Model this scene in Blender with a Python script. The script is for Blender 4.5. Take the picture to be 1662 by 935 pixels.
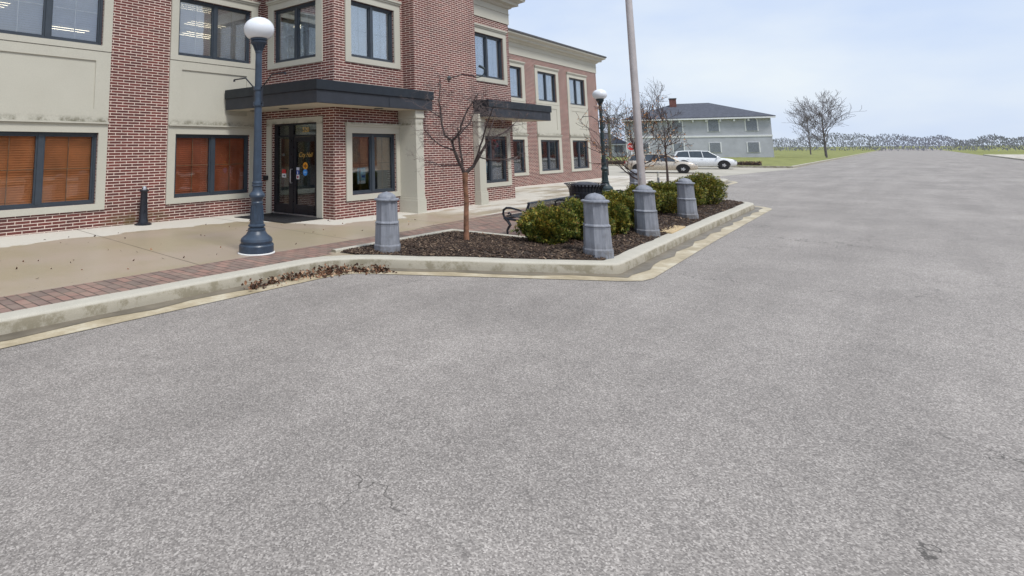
import bpy, bmesh, math, random
from mathutils import Vector, Matrix, noise
from mathutils.geometry import tessellate_polygon
PI = math.pi
rnd = random.Random(7)
S = bpy.context.scene
COL = S.collection
for o in list(bpy.data.objects): bpy.data.objects.remove(o)

# ------------------------------------------------------------ camera, world, sun, exposure
cd = bpy.data.cameras.new('camera'); cam = bpy.data.objects.new('camera', cd); COL.objects.link(cam)
F2 = Vector((0.719, 0.682, 0.130)).normalized()
R3 = Vector((0.689, -0.725, -0.008)); R3 = (R3 - F2 * R3.dot(F2)).normalized()
U3 = R3.cross(F2)
M = Matrix((( R3.x, U3.x, -F2.x, 0), (R3.y, U3.y, -F2.y, 0), (R3.z, U3.z, -F2.z, 1.65), (0, 0, 0, 1)))
cam.matrix_world = M
cd.sensor_width = 36; cd.lens = 36 * 949.1 / 1662
cd.shift_x = (831 - 561.6) / 1662; cd.shift_y = -(467.5 - 118.9) / 1662
cd.clip_start = 0.05; cd.clip_end = 6000
S.camera = cam
S.render.engine = 'CYCLES'
S.view_settings.view_transform = 'Standard'; S.view_settings.look = 'None'
S.view_settings.gamma = 1; S.view_settings.use_curve_mapping = False
S.view_settings.exposure = 0.04

SUN_EL, SUN_AZ = 56, 255      # azimuth of the direction TO the sun, degrees counter-clockwise from +X
W = bpy.data.worlds.new('World'); S.world = W; W.use_nodes = True
nt = W.node_tree; N = nt.nodes; L = nt.links
bg = N['Background']; bg.inputs['Strength'].default_value = 0.1
sky = N.new('ShaderNodeTexSky'); sky.sky_type = 'NISHITA'; sky.sun_disc = False
sky.sun_elevation = math.radians(SUN_EL); sky.sun_rotation = math.radians(90 - SUN_AZ)
sky.dust_density = 2.0
tc = N.new('ShaderNodeTexCoord')
mp = N.new('ShaderNodeMapping'); mp.inputs['Scale'].default_value = (1.0, 1.0, 2.6)
nz = N.new('ShaderNodeTexNoise'); nz.inputs['Scale'].default_value = 2.6; nz.inputs['Detail'].default_value = 5; nz.inputs['Roughness'].default_value = 0.5
L.new(tc.outputs['Generated'], mp.inputs[0]); L.new(mp.outputs[0], nz.inputs['Vector'])
cr = N.new('ShaderNodeValToRGB'); cr.color_ramp.elements[0].position = 0.36; cr.color_ramp.elements[1].position = 0.66
cr.color_ramp.elements[0].color = (6.5, 7.7, 9.9, 1); cr.color_ramp.elements[1].color = (8.6, 9.3, 10.0, 1)
L.new(nz.outputs['Fac'], cr.inputs[0])
mx = N.new('ShaderNodeMix'); mx.data_type = 'RGBA'; mx.inputs[0].default_value = 0.9
L.new(sky.outputs[0], mx.inputs[6]); L.new(cr.outputs[0], mx.inputs[7]); L.new(mx.outputs[2], bg.inputs['Color'])
sl = bpy.data.lights.new('sun', 'SUN'); sl.energy = 2.7; sl.angle = math.radians(14); sl.color = (1, 0.97, 0.92)
sun = bpy.data.objects.new('sun', sl); COL.objects.link(sun)
e, a = math.radians(SUN_EL), math.radians(SUN_AZ)
sun.rotation_euler = Vector((math.cos(a) * math.cos(e), math.sin(a) * math.cos(e), math.sin(e))).to_track_quat('Z', 'Y').to_euler()

# ------------------------------------------------------------ materials
class NB:
    def __init__(s, name):
        s.m = bpy.data.materials.new(name); s.m.use_nodes = True
        s.t = s.m.node_tree; s.b = s.t.nodes['Principled BSDF']; s.out = s.t.nodes['Material Output']
        s.geo = None
    def n(s, typ, **k):
        x = s.t.nodes.new(typ)
        for a_, v in k.items(): setattr(x, a_, v)
        return x
    def l(s, a_, b_): s.t.links.new(a_, b_)
    def pos(s):
        if not s.geo: s.geo = s.n('ShaderNodeNewGeometry')
        return s.geo.outputs['Position']
    def noise(s, scale, detail=3, rough=0.55, vec=None):
        x = s.n('ShaderNodeTexNoise'); x.inputs['Scale'].default_value = scale
        x.inputs['Detail'].default_value = detail; x.inputs['Roughness'].default_value = rough
        s.l(vec if vec is not None else s.pos(), x.inputs['Vector']); return x.outputs['Fac']
    def ramp(s, fac, stops):
        x = s.n('ShaderNodeValToRGB'); cr_ = x.color_ramp
        while len(cr_.elements) < len(stops): cr_.elements.new(0.5)
        for el, (p_, c) in zip(cr_.elements, stops):
            el.position = p_; el.color = (c[0], c[1], c[2], 1) if not isinstance(c, (int, float)) else (c, c, c, 1)
        s.l(fac, x.inputs[0]); return x.outputs[0]
    def mix(s, fac, a_, b_, mode='MIX'):
        x = s.n('ShaderNodeMix', data_type='RGBA', blend_type=mode)
        for i, v in ((0, fac), (6, a_), (7, b_)):
            if isinstance(v, (int, float)): x.inputs[i].default_value = v if i == 0 else (v, v, v, 1)
            elif isinstance(v, tuple): x.inputs[i].default_value = (*v, 1)
            else: s.l(v, x.inputs[i])
        return x.outputs[2]
    def math(s, op, a_, b_=0.0, c_=0.0):
        x = s.n('ShaderNodeMath', operation=op)
        for i, v in enumerate((a_, b_, c_)):
            if isinstance(v, (int, float)): x.inputs[i].default_value = v
            else: s.l(v, x.inputs[i])
        return x.outputs[0]
    def sep(s, v):
        x = s.n('ShaderNodeSeparateXYZ'); s.l(v, x.inputs[0]); return x.outputs
    def comb(s, a_, b_, c_=0.0):
        x = s.n('ShaderNodeCombineXYZ')
        for i, v in enumerate((a_, b_, c_)):
            if isinstance(v, (int, float)): x.inputs[i].default_value = v
            else: s.l(v, x.inputs[i])
        return x.outputs[0]
    def mr(s, v, a0, a1, b0=0.0, b1=1.0):
        x = s.n('ShaderNodeMapRange'); x.interpolation_type = 'SMOOTHSTEP'
        s.l(v, x.inputs[0])
        for i, q in enumerate((a0, a1, b0, b1)): x.inputs[i + 1].default_value = q
        return x.outputs[0]
    def bump(s, h, strength=0.3, dist=0.01):
        x = s.n('ShaderNodeBump'); x.inputs['Strength'].default_value = strength; x.inputs['Distance'].default_value = dist
        s.l(h, x.inputs['Height']); s.l(x.outputs[0], s.b.inputs['Normal'])
    def set(s, **k):
        for a_, v in k.items():
            nm = {'col': 'Base Color', 'rough': 'Roughness', 'metal': 'Metallic', 'spec': 'Specular IOR Level', 'trans': 'Transmission Weight', 'emi': 'Emission Color', 'emis': 'Emission Strength', 'coat': 'Coat Weight', 'alpha': 'Alpha', 'sheen': 'Sheen Weight'}[a_]
            if isinstance(v, tuple): s.b.inputs[nm].default_value = (*v, 1)
            elif isinstance(v, (int, float)): s.b.inputs[nm].default_value = v
            else: s.l(v, s.b.inputs[nm])
        return s

def plain(name, col, rough=0.6, metal=0.0, var=0.25, scale=6.0, fine=0.0, bump=0.0, spec=0.5):
    k = NB(name)
    f = k.noise(scale, 4, 0.6)
    lo = tuple(c * (1 - var) for c in col); hi = tuple(min(1, c * (1 + var)) for c in col)
    c = k.ramp(f, [(0.3, lo), (0.7, hi)])
    if fine:
        g_ = k.noise(90, 2, 0.7)
        c = k.mix(1.0, c, k.ramp(g_, [(0.25, 1 - fine), (0.75, 1 + fine)]), 'MULTIPLY')
    k.set(col=c, rough=k.ramp(k.noise(scale * 1.7), [(0.3, max(0, rough - 0.1)), (0.7, min(1, rough + 0.1))]), metal=metal, spec=spec)
    if bump: k.bump(k.noise(60, 3), bump, 0.01)
    return k.m

def brick_mat():
    k = NB('brick')
    g_ = k.n('ShaderNodeNewGeometry'); k.geo = g_
    p = k.sep(g_.outputs['Position']); nn = k.sep(g_.outputs['True Normal'])
    sel = k.math('GREATER_THAN', k.math('ABSOLUTE', nn[0]), 0.5)
    # the coordinate that runs along the wall
    u = k.math('ADD', k.math('MULTIPLY', p[1], sel), k.math('MULTIPLY', p[0], k.math('SUBTRACT', 1.0, sel)))
    vec = k.comb(k.math('ADD', u, 60.07), k.math('ADD', p[2], 5.01))
    b = k.n('ShaderNodeTexBrick'); k.l(vec, b.inputs['Vector'])
    b.offset = 0.5; b.squash = 1
    b.inputs['Scale'].default_value = 1; b.inputs['Brick Width'].default_value = 0.284; b.inputs['Row Height'].default_value = 0.0645
    b.inputs['Mortar Size'].default_value = 0.0075; b.inputs['Mortar Smooth'].default_value = 0.12; b.inputs['Bias'].default_value = -0.1
    b.inputs['Color1'].default_value = (0.165, 0.045, 0.037, 1); b.inputs['Color2'].default_value = (0.088, 0.030, 0.028, 1)
    b.inputs['Mortar'].default_value = (0.78, 0.65, 0.57, 1)
    c = k.mix(1.0, b.outputs['Color'], k.ramp(k.noise(0.9, 5), [(0.3, 0.88), (0.7, 1.12)]), 'MULTIPLY')
    c = k.mix(1.0, c, k.ramp(k.noise(70, 2), [(0.3, 0.85), (0.7, 1.15)]), 'MULTIPLY')
    c = k.mix(k.math('MULTIPLY', k.mr(k.noise(1.0, 6, 0.7, k.comb(k.math('MULTIPLY', u, 2.2), k.math('MULTIPLY', p[2], 0.5))), 0.45, 0.75), 0.28), c, (0.10, 0.06, 0.05))
    # green-brown algae near the ground by the ash urn and under downpipes
    d = k.math('ADD', k.math('MULTIPLY', k.mr(p[0], 5.6, 6.5), k.mr(p[0], 7.9, 6.9)), 0.0)
    d = k.math('MULTIPLY', d, k.mr(p[2], 0.42, 0.05)); d = k.math('MULTIPLY', d, k.mr(k.noise(5, 3), 0.35, 0.6))
    c = k.mix(k.math('MULTIPLY', d, 0.75), c, (0.12, 0.085, 0.03))
    k.set(col=c, rough=0.85)
    k.bump(k.math('SUBTRACT', 1.0, b.outputs['Fac']), 0.7, 0.008)
    return k.m

def paver_mat(name, swap=True):
    k = NB(name)
    p = k.sep(k.pos())
    vec = k.comb(k.math('ADD', p[1], 40.0), k.math('ADD', p[0], 60.0)) if swap else k.comb(k.math('ADD', p[0], 60.0), k.math('ADD', p[1], 40.0))
    b = k.n('ShaderNodeTexBrick'); k.l(vec, b.inputs['Vector'])
    b.inputs['Scale'].default_value = 1; b.inputs['Brick Width'].default_value = 0.26; b.inputs['Row Height'].default_value = 0.128
    b.inputs['Mortar Size'].default_value = 0.010; b.inputs['Mortar Smooth'].default_value = 0.3; b.inputs['Bias'].default_value = 0
    b.inputs['Color1'].default_value = (0.31, 0.185, 0.150, 1); b.inputs['Color2'].default_value = (0.195, 0.145, 0.125, 1)
    b.inputs['Mortar'].default_value = (0.075, 0.055, 0.045, 1)
    c = k.mix(1.0, b.outputs['Color'], k.ramp(k.noise(1.3, 4), [(0.3, 0.8), (0.7, 1.2)]), 'MULTIPLY')
    c = k.mix(k.ramp(k.noise(3.5, 5, 0.7), [(0.45, 0.0), (0.8, 0.55)]), c, (0.30, 0.26, 0.20))
    k.set(col=c, rough=0.6); k.bump(k.math('SUBTRACT', 1.0, b.outputs['Fac']), 0.5, 0.006)
    return k.m

def walk_mat():
    k = NB('concrete_walk')
    p = k.sep(k.pos())
    nb = k.noise(0.8, 4, 0.6); nf = k.noise(120, 2, 0.7); nm = k.noise(7, 4, 0.7)
    # rain-wet middle of the pavement, dry rim along the walls (a damp patch with its own outline)
    e1 = k.mr(p[0], 8.4, 9.8, 11.75, 9.45); e2 = k.mr(p[0], 20.0, 22.0, 0.0, 3.0)
    edge = k.math('ADD', e1, e2)
    d = k.math('SUBTRACT', k.math('ADD', p[1], k.math('MULTIPLY', k.math('SUBTRACT', nb, 0.5), 1.6)), edge)
    dry = k.mr(d, -0.03, 0.07)
    streak = k.noise(1.0, 5, 0.65, k.comb(k.math('MULTIPLY', p[0], 0.35), k.math('MULTIPLY', p[1], 1.6)))
    dry2 = k.math('MULTIPLY', k.mr(p[0], 12.5, 14.5), k.mr(streak, 0.40, 0.58))
    dry = k.math('MAXIMUM', dry, dry2)
    wet = k.mix(nm, (0.325, 0.272, 0.180), (0.395, 0.335, 0.235))
    wet = k.mix(k.mr(k.noise(0.55, 3), 0.4, 0.65), wet, (0.40, 0.33, 0.26))
    dr = k.mix(nm, (0.52, 0.49, 0.43), (0.62, 0.59, 0.53))
    c = k.mix(dry, wet, dr)
    c = k.mix(1.0, c, k.ramp(nf, [(0.25, 0.9), (0.75, 1.1)]), 'MULTIPLY')
    sp = k.mr(k.noise(9, 1), 0.76, 0.80); c = k.mix(k.math('MULTIPLY', sp, 0.5), c, (0.10, 0.07, 0.05))
    # contraction joints every 3.3 m and one long joint
    m = k.math('ABSOLUTE', k.math('SUBTRACT', k.math('FRACT', k.math('DIVIDE', k.math('SUBTRACT', k.math('ADD', p[0], k.math('MULTIPLY', p[1], -0.08)), -30.35 - 0.0), 3.3)), 0.5))
    j = k.math('LESS_THAN', m, 0.0032)
    c = k.mix(k.math('MULTIPLY', j, 0.85), c, (0.07, 0.055, 0.035))
    k.set(col=c, rough=k.mix(dry, 0.38, 0.85)); k.bump(nf, 0.15, 0.004)
    return k.m

def asphalt_mat():
    k = NB('asphalt')
    v = k.n('ShaderNodeTexVoronoi'); v.inputs['Scale'].default_value = 120; k.l(k.pos(), v.inputs['Vector'])
    sp = k.sep(v.outputs['Color'])[0]
    c = k.ramp(sp, [(0.0, (0.165, 0.150, 0.140)), (0.45, (0.265, 0.243, 0.226)), (0.8, (0.345, 0.318, 0.296)), (1.0, (0.48, 0.445, 0.415))])
    c = k.mix(1.0, c, k.ramp(k.noise(0.45, 5, 0.6), [(0.3, 0.86), (0.7, 1.12)]), 'MULTIPLY')
    c = k.mix(1.0, c, k.ramp(k.noise(5, 4, 0.7), [(0.3, 0.92), (0.7, 1.08)]), 'MULTIPLY')
    lane = k.noise(1.0, 4, 0.6, k.comb(k.math('MULTIPLY', k.sep(k.pos())[0], 0.12), k.math('MULTIPLY', k.sep(k.pos())[1], 0.9)))
    c = k.mix(1.0, c, k.ramp(lane, [(0.35, (0.88, 0.87, 0.86)), (0.65, (1.08, 1.07, 1.06))]), 'MULTIPLY')
    oil = k.mr(k.noise(0.9, 5, 0.7), 0.66, 0.76, 0, 0.45); c = k.mix(oil, c, (0.07, 0.065, 0.06))
    # hairline cracks
    wv = k.n('ShaderNodeTexVoronoi', feature='DISTANCE_TO_EDGE'); wv.inputs['Scale'].default_value = 0.33
    ad = k.n('ShaderNodeMix', data_type='RGBA', blend_type='LINEAR_LIGHT'); ad.inputs[0].default_value = 0.55
    k.l(k.pos(), ad.inputs[6])
    nzz = k.n('ShaderNodeTexNoise'); nzz.inputs['Scale'].default_value = 2.6; nzz.inputs['Detail'].default_value = 6; k.l(k.pos(), nzz.inputs['Vector'])
    k.l(nzz.outputs['Color'], ad.inputs[7]); k.l(ad.outputs[2], wv.inputs['Vector'])
    crk = k.math('MULTIPLY', k.mr(wv.outputs['Distance'], 0.0042, 0.001), k.mr(k.noise(0.35, 2), 0.50, 0.60))
    c = k.mix(k.math('MULTIPLY', crk, 0.75), c, (0.05, 0.045, 0.04))
    k.set(col=c, rough=0.8); k.bump(sp, 0.5, 0.006)
    return k.m

def kerb_mat():
    k = NB('kerb_concrete')
    nm = k.noise(4, 5, 0.7)
    c = k.mix(nm, (0.39, 0.37, 0.31), (0.53, 0.50, 0.43))
    c = k.mix(1.0, c, k.ramp(k.noise(110, 2), [(0.25, 0.88), (0.75, 1.12)]), 'MULTIPLY')
    # mould blotches along the foot of the kerb
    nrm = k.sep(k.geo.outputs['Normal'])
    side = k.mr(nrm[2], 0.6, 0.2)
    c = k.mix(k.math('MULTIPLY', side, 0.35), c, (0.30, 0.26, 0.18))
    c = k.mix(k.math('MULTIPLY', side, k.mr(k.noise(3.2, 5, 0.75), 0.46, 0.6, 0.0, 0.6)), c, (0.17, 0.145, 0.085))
    k.set(col=c, rough=0.8); k.bump(k.noise(50, 3), 0.25, 0.006)
    return k.m

def gutter_mat():
    k = NB('gutter_concrete')
    nm = k.noise(2.2, 5, 0.7)
    c = k.ramp(nm, [(0.35, (0.34, 0.28, 0.18)), (0.52, (0.46, 0.39, 0.27)), (0.66, (0.58, 0.53, 0.41))])
    c = k.mix(1.0, c, k.ramp(k.noise(110, 2), [(0.25, 0.88), (0.75, 1.12)]), 'MULTIPLY')
    k.set(col=c, rough=0.6); return k.m

def stucco_mat():
    k = NB('stucco')
    p = k.sep(k.pos())
    nm = k.noise(1.1, 4, 0.6)
    c = k.mix(nm, (0.455, 0.44, 0.375), (0.535, 0.52, 0.45))
    c = k.mix(1.0, c, k.ramp(k.noise(55, 3, 0.8), [(0.25, 0.9), (0.75, 1.1)]), 'MULTIPLY')
    # mould that grew on the ledge below each panel
    z = k.math('MULTIPLY', k.mr(p[2], 2.295, 2.32), k.mr(p[2], 2.47, 2.34))
    st = k.math('MULTIPLY', z, k.mr(k.noise(3.3, 6, 0.8), 0.40, 0.62))
    c = k.mix(k.math('MULTIPLY', st, 0.75), c, (0.10, 0.09, 0.05))
    k.set(col=c, rough=0.9); k.bump(k.noise(140, 2), 0.35, 0.004)
    return k.m

def mulch_mat(name, stops):
    k = NB(name); g_ = k.n('ShaderNodeNewGeometry'); k.geo = g_
    k.set(col=k.ramp(g_.outputs['Random Per Island'], stops), rough=0.85, spec=0.3); return k.m

def soil_mat():
    k = NB('soil'); c = k.ramp(k.noise(28, 5, 0.8), [(0.35, (0.022, 0.016, 0.013)), (0.55, (0.06, 0.042, 0.032)), (0.75, (0.13, 0.09, 0.065))])
    k.set(col=c, rough=0.9); k.bump(k.noise(30, 4), 0.8, 0.03); return k.m

def glass_mat(name, tint=(0.72, 0.76, 0.80), refl=0.10, power=0.9):
    k = NB(name); k.t.nodes.remove(k.b)
    tr = k.n('ShaderNodeBsdfTransparent'); tr.inputs[0].default_value = (*tint, 1)
    gl = k.n('ShaderNodeBsdfGlossy'); gl.inputs['Roughness'].default_value = 0.01; gl.inputs['Color'].default_value = (0.9, 0.95, 1, 1)
    bp = k.n('ShaderNodeBump'); bp.inputs['Strength'].default_value = 0.06; bp.inputs['Distance'].default_value = 0.02
    k.l(k.noise(1.6, 2), bp.inputs['Height']); k.l(bp.outputs[0], gl.inputs['Normal'])
    fr = k.n('ShaderNodeFresnel'); fr.inputs['IOR'].default_value = 1.5
    f = k.math('ADD', k.math('MULTIPLY', fr.outputs[0], power), refl)
    ms = k.n('ShaderNodeMixShader'); k.l(f, ms.inputs[0]); k.l(tr.outputs[0], ms.inputs[1]); k.l(gl.outputs[0], ms.inputs[2])
    k.l(ms.outputs[0], k.out.inputs[0]); return k.m

def emit(name, col, s):
    k = NB(name); k.set(col=col, emi=col, emis=s); return k.m

def leaf_mat(name, stops):
    k = NB(name); g_ = k.n('ShaderNodeNewGeometry'); k.geo = g_
    c = k.ramp(g_.outputs['Random Per Island'], stops)
    c2 = k.mix(k.mr(k.noise(3.0, 3), 0.42, 0.62), c, k.mix(1.0, c, (1.30, 1.05, 0.8), 'MULTIPLY'))
    k.set(col=c2, rough=0.55, spec=0.3); k.b.inputs['Subsurface Weight'].default_value = 0.0
    return k.m

MT = {}
MT['brick'] = brick_mat(); MT['stucco'] = stucco_mat(); MT['walk'] = walk_mat(); MT['asphalt'] = asphalt_mat()
MT['kerb'] = kerb_mat(); MT['gutter'] = gutter_mat(); MT['paver'] = paver_mat('pavers'); MT['paver2'] = paver_mat('patio_pavers', False)
MT['soil'] = soil_mat(); MT['silt'] = plain('wet_gutter_silt', (0.17, 0.145, 0.11), 0.5, var=0.3, scale=2.5, fine=0.12)
MT['chip'] = mulch_mat('bark_chips', [(0.0, (0.028, 0.019, 0.016)), (0.45, (0.075, 0.050, 0.038)), (0.85, (0.12, 0.082, 0.058)), (1.0, (0.30, 0.22, 0.155))])
MT['leaf'] = mulch_mat('dead_leaves', [(0.0, (0.035, 0.020, 0.015)), (0.5, (0.11, 0.055, 0.034)), (0.82, (0.27, 0.145, 0.085)), (1.0, (0.52, 0.37, 0.25))])
MT['frame'] = plain('window_frame_paint', (0.040, 0.052, 0.068), 0.45, var=0.12)
MT['black'] = plain('black_aluminium', (0.012, 0.013, 0.018), 0.35, var=0.2)
MT['canopy'] = plain('canopy_metal', (0.024, 0.028, 0.038), 0.55, var=0.18, scale=2.2)
MT['canopycap'] = plain('canopy_cap_metal', (0.007, 0.012, 0.019), 0.5, var=0.2, scale=3)
MT['soffit'] = plain('soffit_paint', (0.50, 0.45, 0.36), 0.8, var=0.08)
MT['roofedge'] = plain('roof_edge_metal', (0.075, 0.075, 0.08), 0.6)
MT['glass'] = glass_mat('window_glass', (0.95, 0.96, 0.97), 0.11, 0.7)
MT['glasslow'] = glass_mat('lower_window_glass', (0.97, 0.97, 0.965), 0.01, 0.8)
MT['glassdoor'] = glass_mat('door_glass', (0.62, 0.64, 0.65), 0.012, 0.8)
MT['woodblind'] = plain('wood_blind', (0.78, 0.31, 0.11), 0.6, var=0.22, scale=1.5)
MT['woodblind2'] = plain('dark_wood_blind', (0.56, 0.17, 0.075), 0.6, var=0.25, scale=1.5)
MT['tanblind'] = plain('tan_blind', (0.78, 0.46, 0.21), 0.6, var=0.2, scale=2)
MT['whiteblind'] = plain('white_blind', (0.74, 0.75, 0.80), 0.5, var=0.06)
MT['curtain'] = plain('vertical_blind', (0.80, 0.84, 0.84), 0.7, var=0.06)
MT['muntin'] = plain('muntin_paint', (0.34, 0.20, 0.10), 0.5)
MT['muntin2'] = plain('white_muntin_paint', (0.6, 0.58, 0.55), 0.5)
MT['room'] = plain('room_wall_paint', (0.42, 0.38, 0.28), 0.9, var=0.1, scale=0.6)
MT['ceil'] = plain('ceiling_tile', (0.5, 0.5, 0.47), 0.9, var=0.08)
MT['roomlight'] = emit('fluorescent_panel', (1.0, 0.88, 0.62), 6.0)
MT['lamp'] = plain('lamp_post_paint', (0.034, 0.054, 0.086), 0.42, var=0.22, scale=9)
MT['lampdark'] = plain('weathered_lamp_paint', (0.018, 0.035, 0.042), 0.45, var=0.22, scale=9)
MT['bollard'] = None
MT['castblack'] = plain('cast_iron_paint', (0.014, 0.017, 0.026), 0.35, var=0.25)
MT['ring'] = plain('white_caulk', (0.75, 0.75, 0.74), 0.6, var=0.05)
MT['pole'] = plain('brushed_aluminium', (0.50, 0.46, 0.455), 0.5, 0.35, var=0.1, scale=3)
MT['bark'] = plain('bark', (0.060, 0.043, 0.040), 0.85, var=0.45, scale=14)
MT['trunkbark'] = plain('peeling_trunk_bark', (0.25, 0.125, 0.075), 0.85, var=0.55, scale=11, bump=0.5)
MT['twig'] = plain('twig_bark', (0.135, 0.105, 0.10), 0.85, var=0.4, scale=14)
MT['yew'] = leaf_mat('yew_leaves', [(0.0, (0.024, 0.048, 0.014)), (0.3, (0.068, 0.105, 0.022)), (0.64, (0.16, 0.19, 0.032)), (0.92, (0.31, 0.27, 0.05)), (1.0, (0.30, 0.16, 0.06))])
MT['rubber'] = plain('black_rubber', (0.010, 0.010, 0.012), 0.75)
MT['silver'] = plain('silver_metal', (0.5, 0.5, 0.52), 0.35, 0.8)
MT['white'] = plain('white_paint', (0.72, 0.73, 0.75), 0.6, var=0.07)
MT['carpaint'] = plain('champagne_car_paint', (0.56, 0.50, 0.43), 0.25, 0.45, var=0.04)
MT['carwhite'] = plain('white_car_paint', (0.72, 0.74, 0.77), 0.25, 0.1, var=0.04)
MT['carglass'] = plain('car_window_glass', (0.05, 0.065, 0.085), 0.08, 0.0, var=0.2)
MT['rim'] = plain('alloy_rim', (0.55, 0.55, 0.57), 0.3, 0.7, var=0.05)
MT['red'] = plain('red_paint', (0.55, 0.03, 0.03), 0.5, var=0.15)
MT['houseblock'] = plain('grey_white_brick', (0.42, 0.435, 0.485), 0.85, var=0.10, scale=0.8, fine=0.04)
MT['shingle'] = plain('grey_roof_shingle', (0.075, 0.082, 0.105), 0.85, var=0.2, scale=2.2, fine=0.15)
MT['redbrick'] = plain('red_chimney_brick', (0.16, 0.070, 0.060), 0.85, var=0.25, scale=3)
MT['grass'] = plain('dull_grass', (0.20, 0.21, 0.055), 0.9, var=0.35, scale=0.7, fine=0.2)
MT['hedge'] = leaf_mat('winter_hedge', [(0.0, (0.05, 0.035, 0.025)), (0.6, (0.12, 0.085, 0.055)), (1.0, (0.17, 0.15, 0.06))])
MT['farroad'] = plain('pale_street', (0.40, 0.37, 0.31), 0.8, var=0.12, scale=0.35, fine=0.05)
MT['farbark'] = plain('far_bark', (0.13, 0.115, 0.12), 0.9, var=0.2)
MT['orangeleaf'] = mulch_mat('orange_leaves', [(0, (0.30, 0.13, 0.05)), (1, (0.50, 0.27, 0.12))])
MT['gold'] = plain('gold_lettering', (0.68, 0.42, 0.10), 0.35, 0.3, var=0.1)
MT['orange'] = plain('orange_sticker', (0.75, 0.32, 0.02), 0.5, var=0.08)
MT['blue'] = plain('blue_sticker', (0.05, 0.28, 0.78), 0.5, var=0.08)
MT['bluedark'] = plain('dark_blue_sticker', (0.03, 0.09, 0.42), 0.5, var=0.08)
MT['paleblue'] = plain('pale_blue_poster', (0.30, 0.55, 0.68), 0.6, var=0.5, scale=9)
MT['asphaltpatch'] = plain('dark_asphalt_patch', (0.10, 0.095, 0.09), 0.8, var=0.2, scale=4, fine=0.25)

def bollard_mat():
    k = NB('bollard_paint'); p = k.sep(k.pos())
    v = k.noise(1.0, 4, 0.7, k.comb(k.math('MULTIPLY', p[0], 22), k.math('MULTIPLY', p[1], 22), k.math('MULTIPLY', p[2], 2.5)))
    c = k.ramp(v, [(0.3, (0.165, 0.178, 0.210)), (0.7, (0.275, 0.292, 0.335))])
    c = k.mix(k.mr(k.noise(6, 3), 0.5, 0.75, 0, 0.45), c, (0.11, 0.115, 0.13))
    c = k.mix(k.mr(k.noise(26, 4, 0.8), 0.68, 0.72, 0, 0.55), c, (0.40, 0.40, 0.41))
    c = k.mix(k.math('MULTIPLY', k.mr(p[2], 0.22, 0.0), k.mr(k.noise(9, 4, 0.75), 0.38, 0.62, 0, 0.7)), c, (0.09, 0.075, 0.06))
    k.set(col=c, rough=0.6); k.bump(v, 0.25, 0.005); return k.m
MT['bollard'] = bollard_mat()

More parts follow.
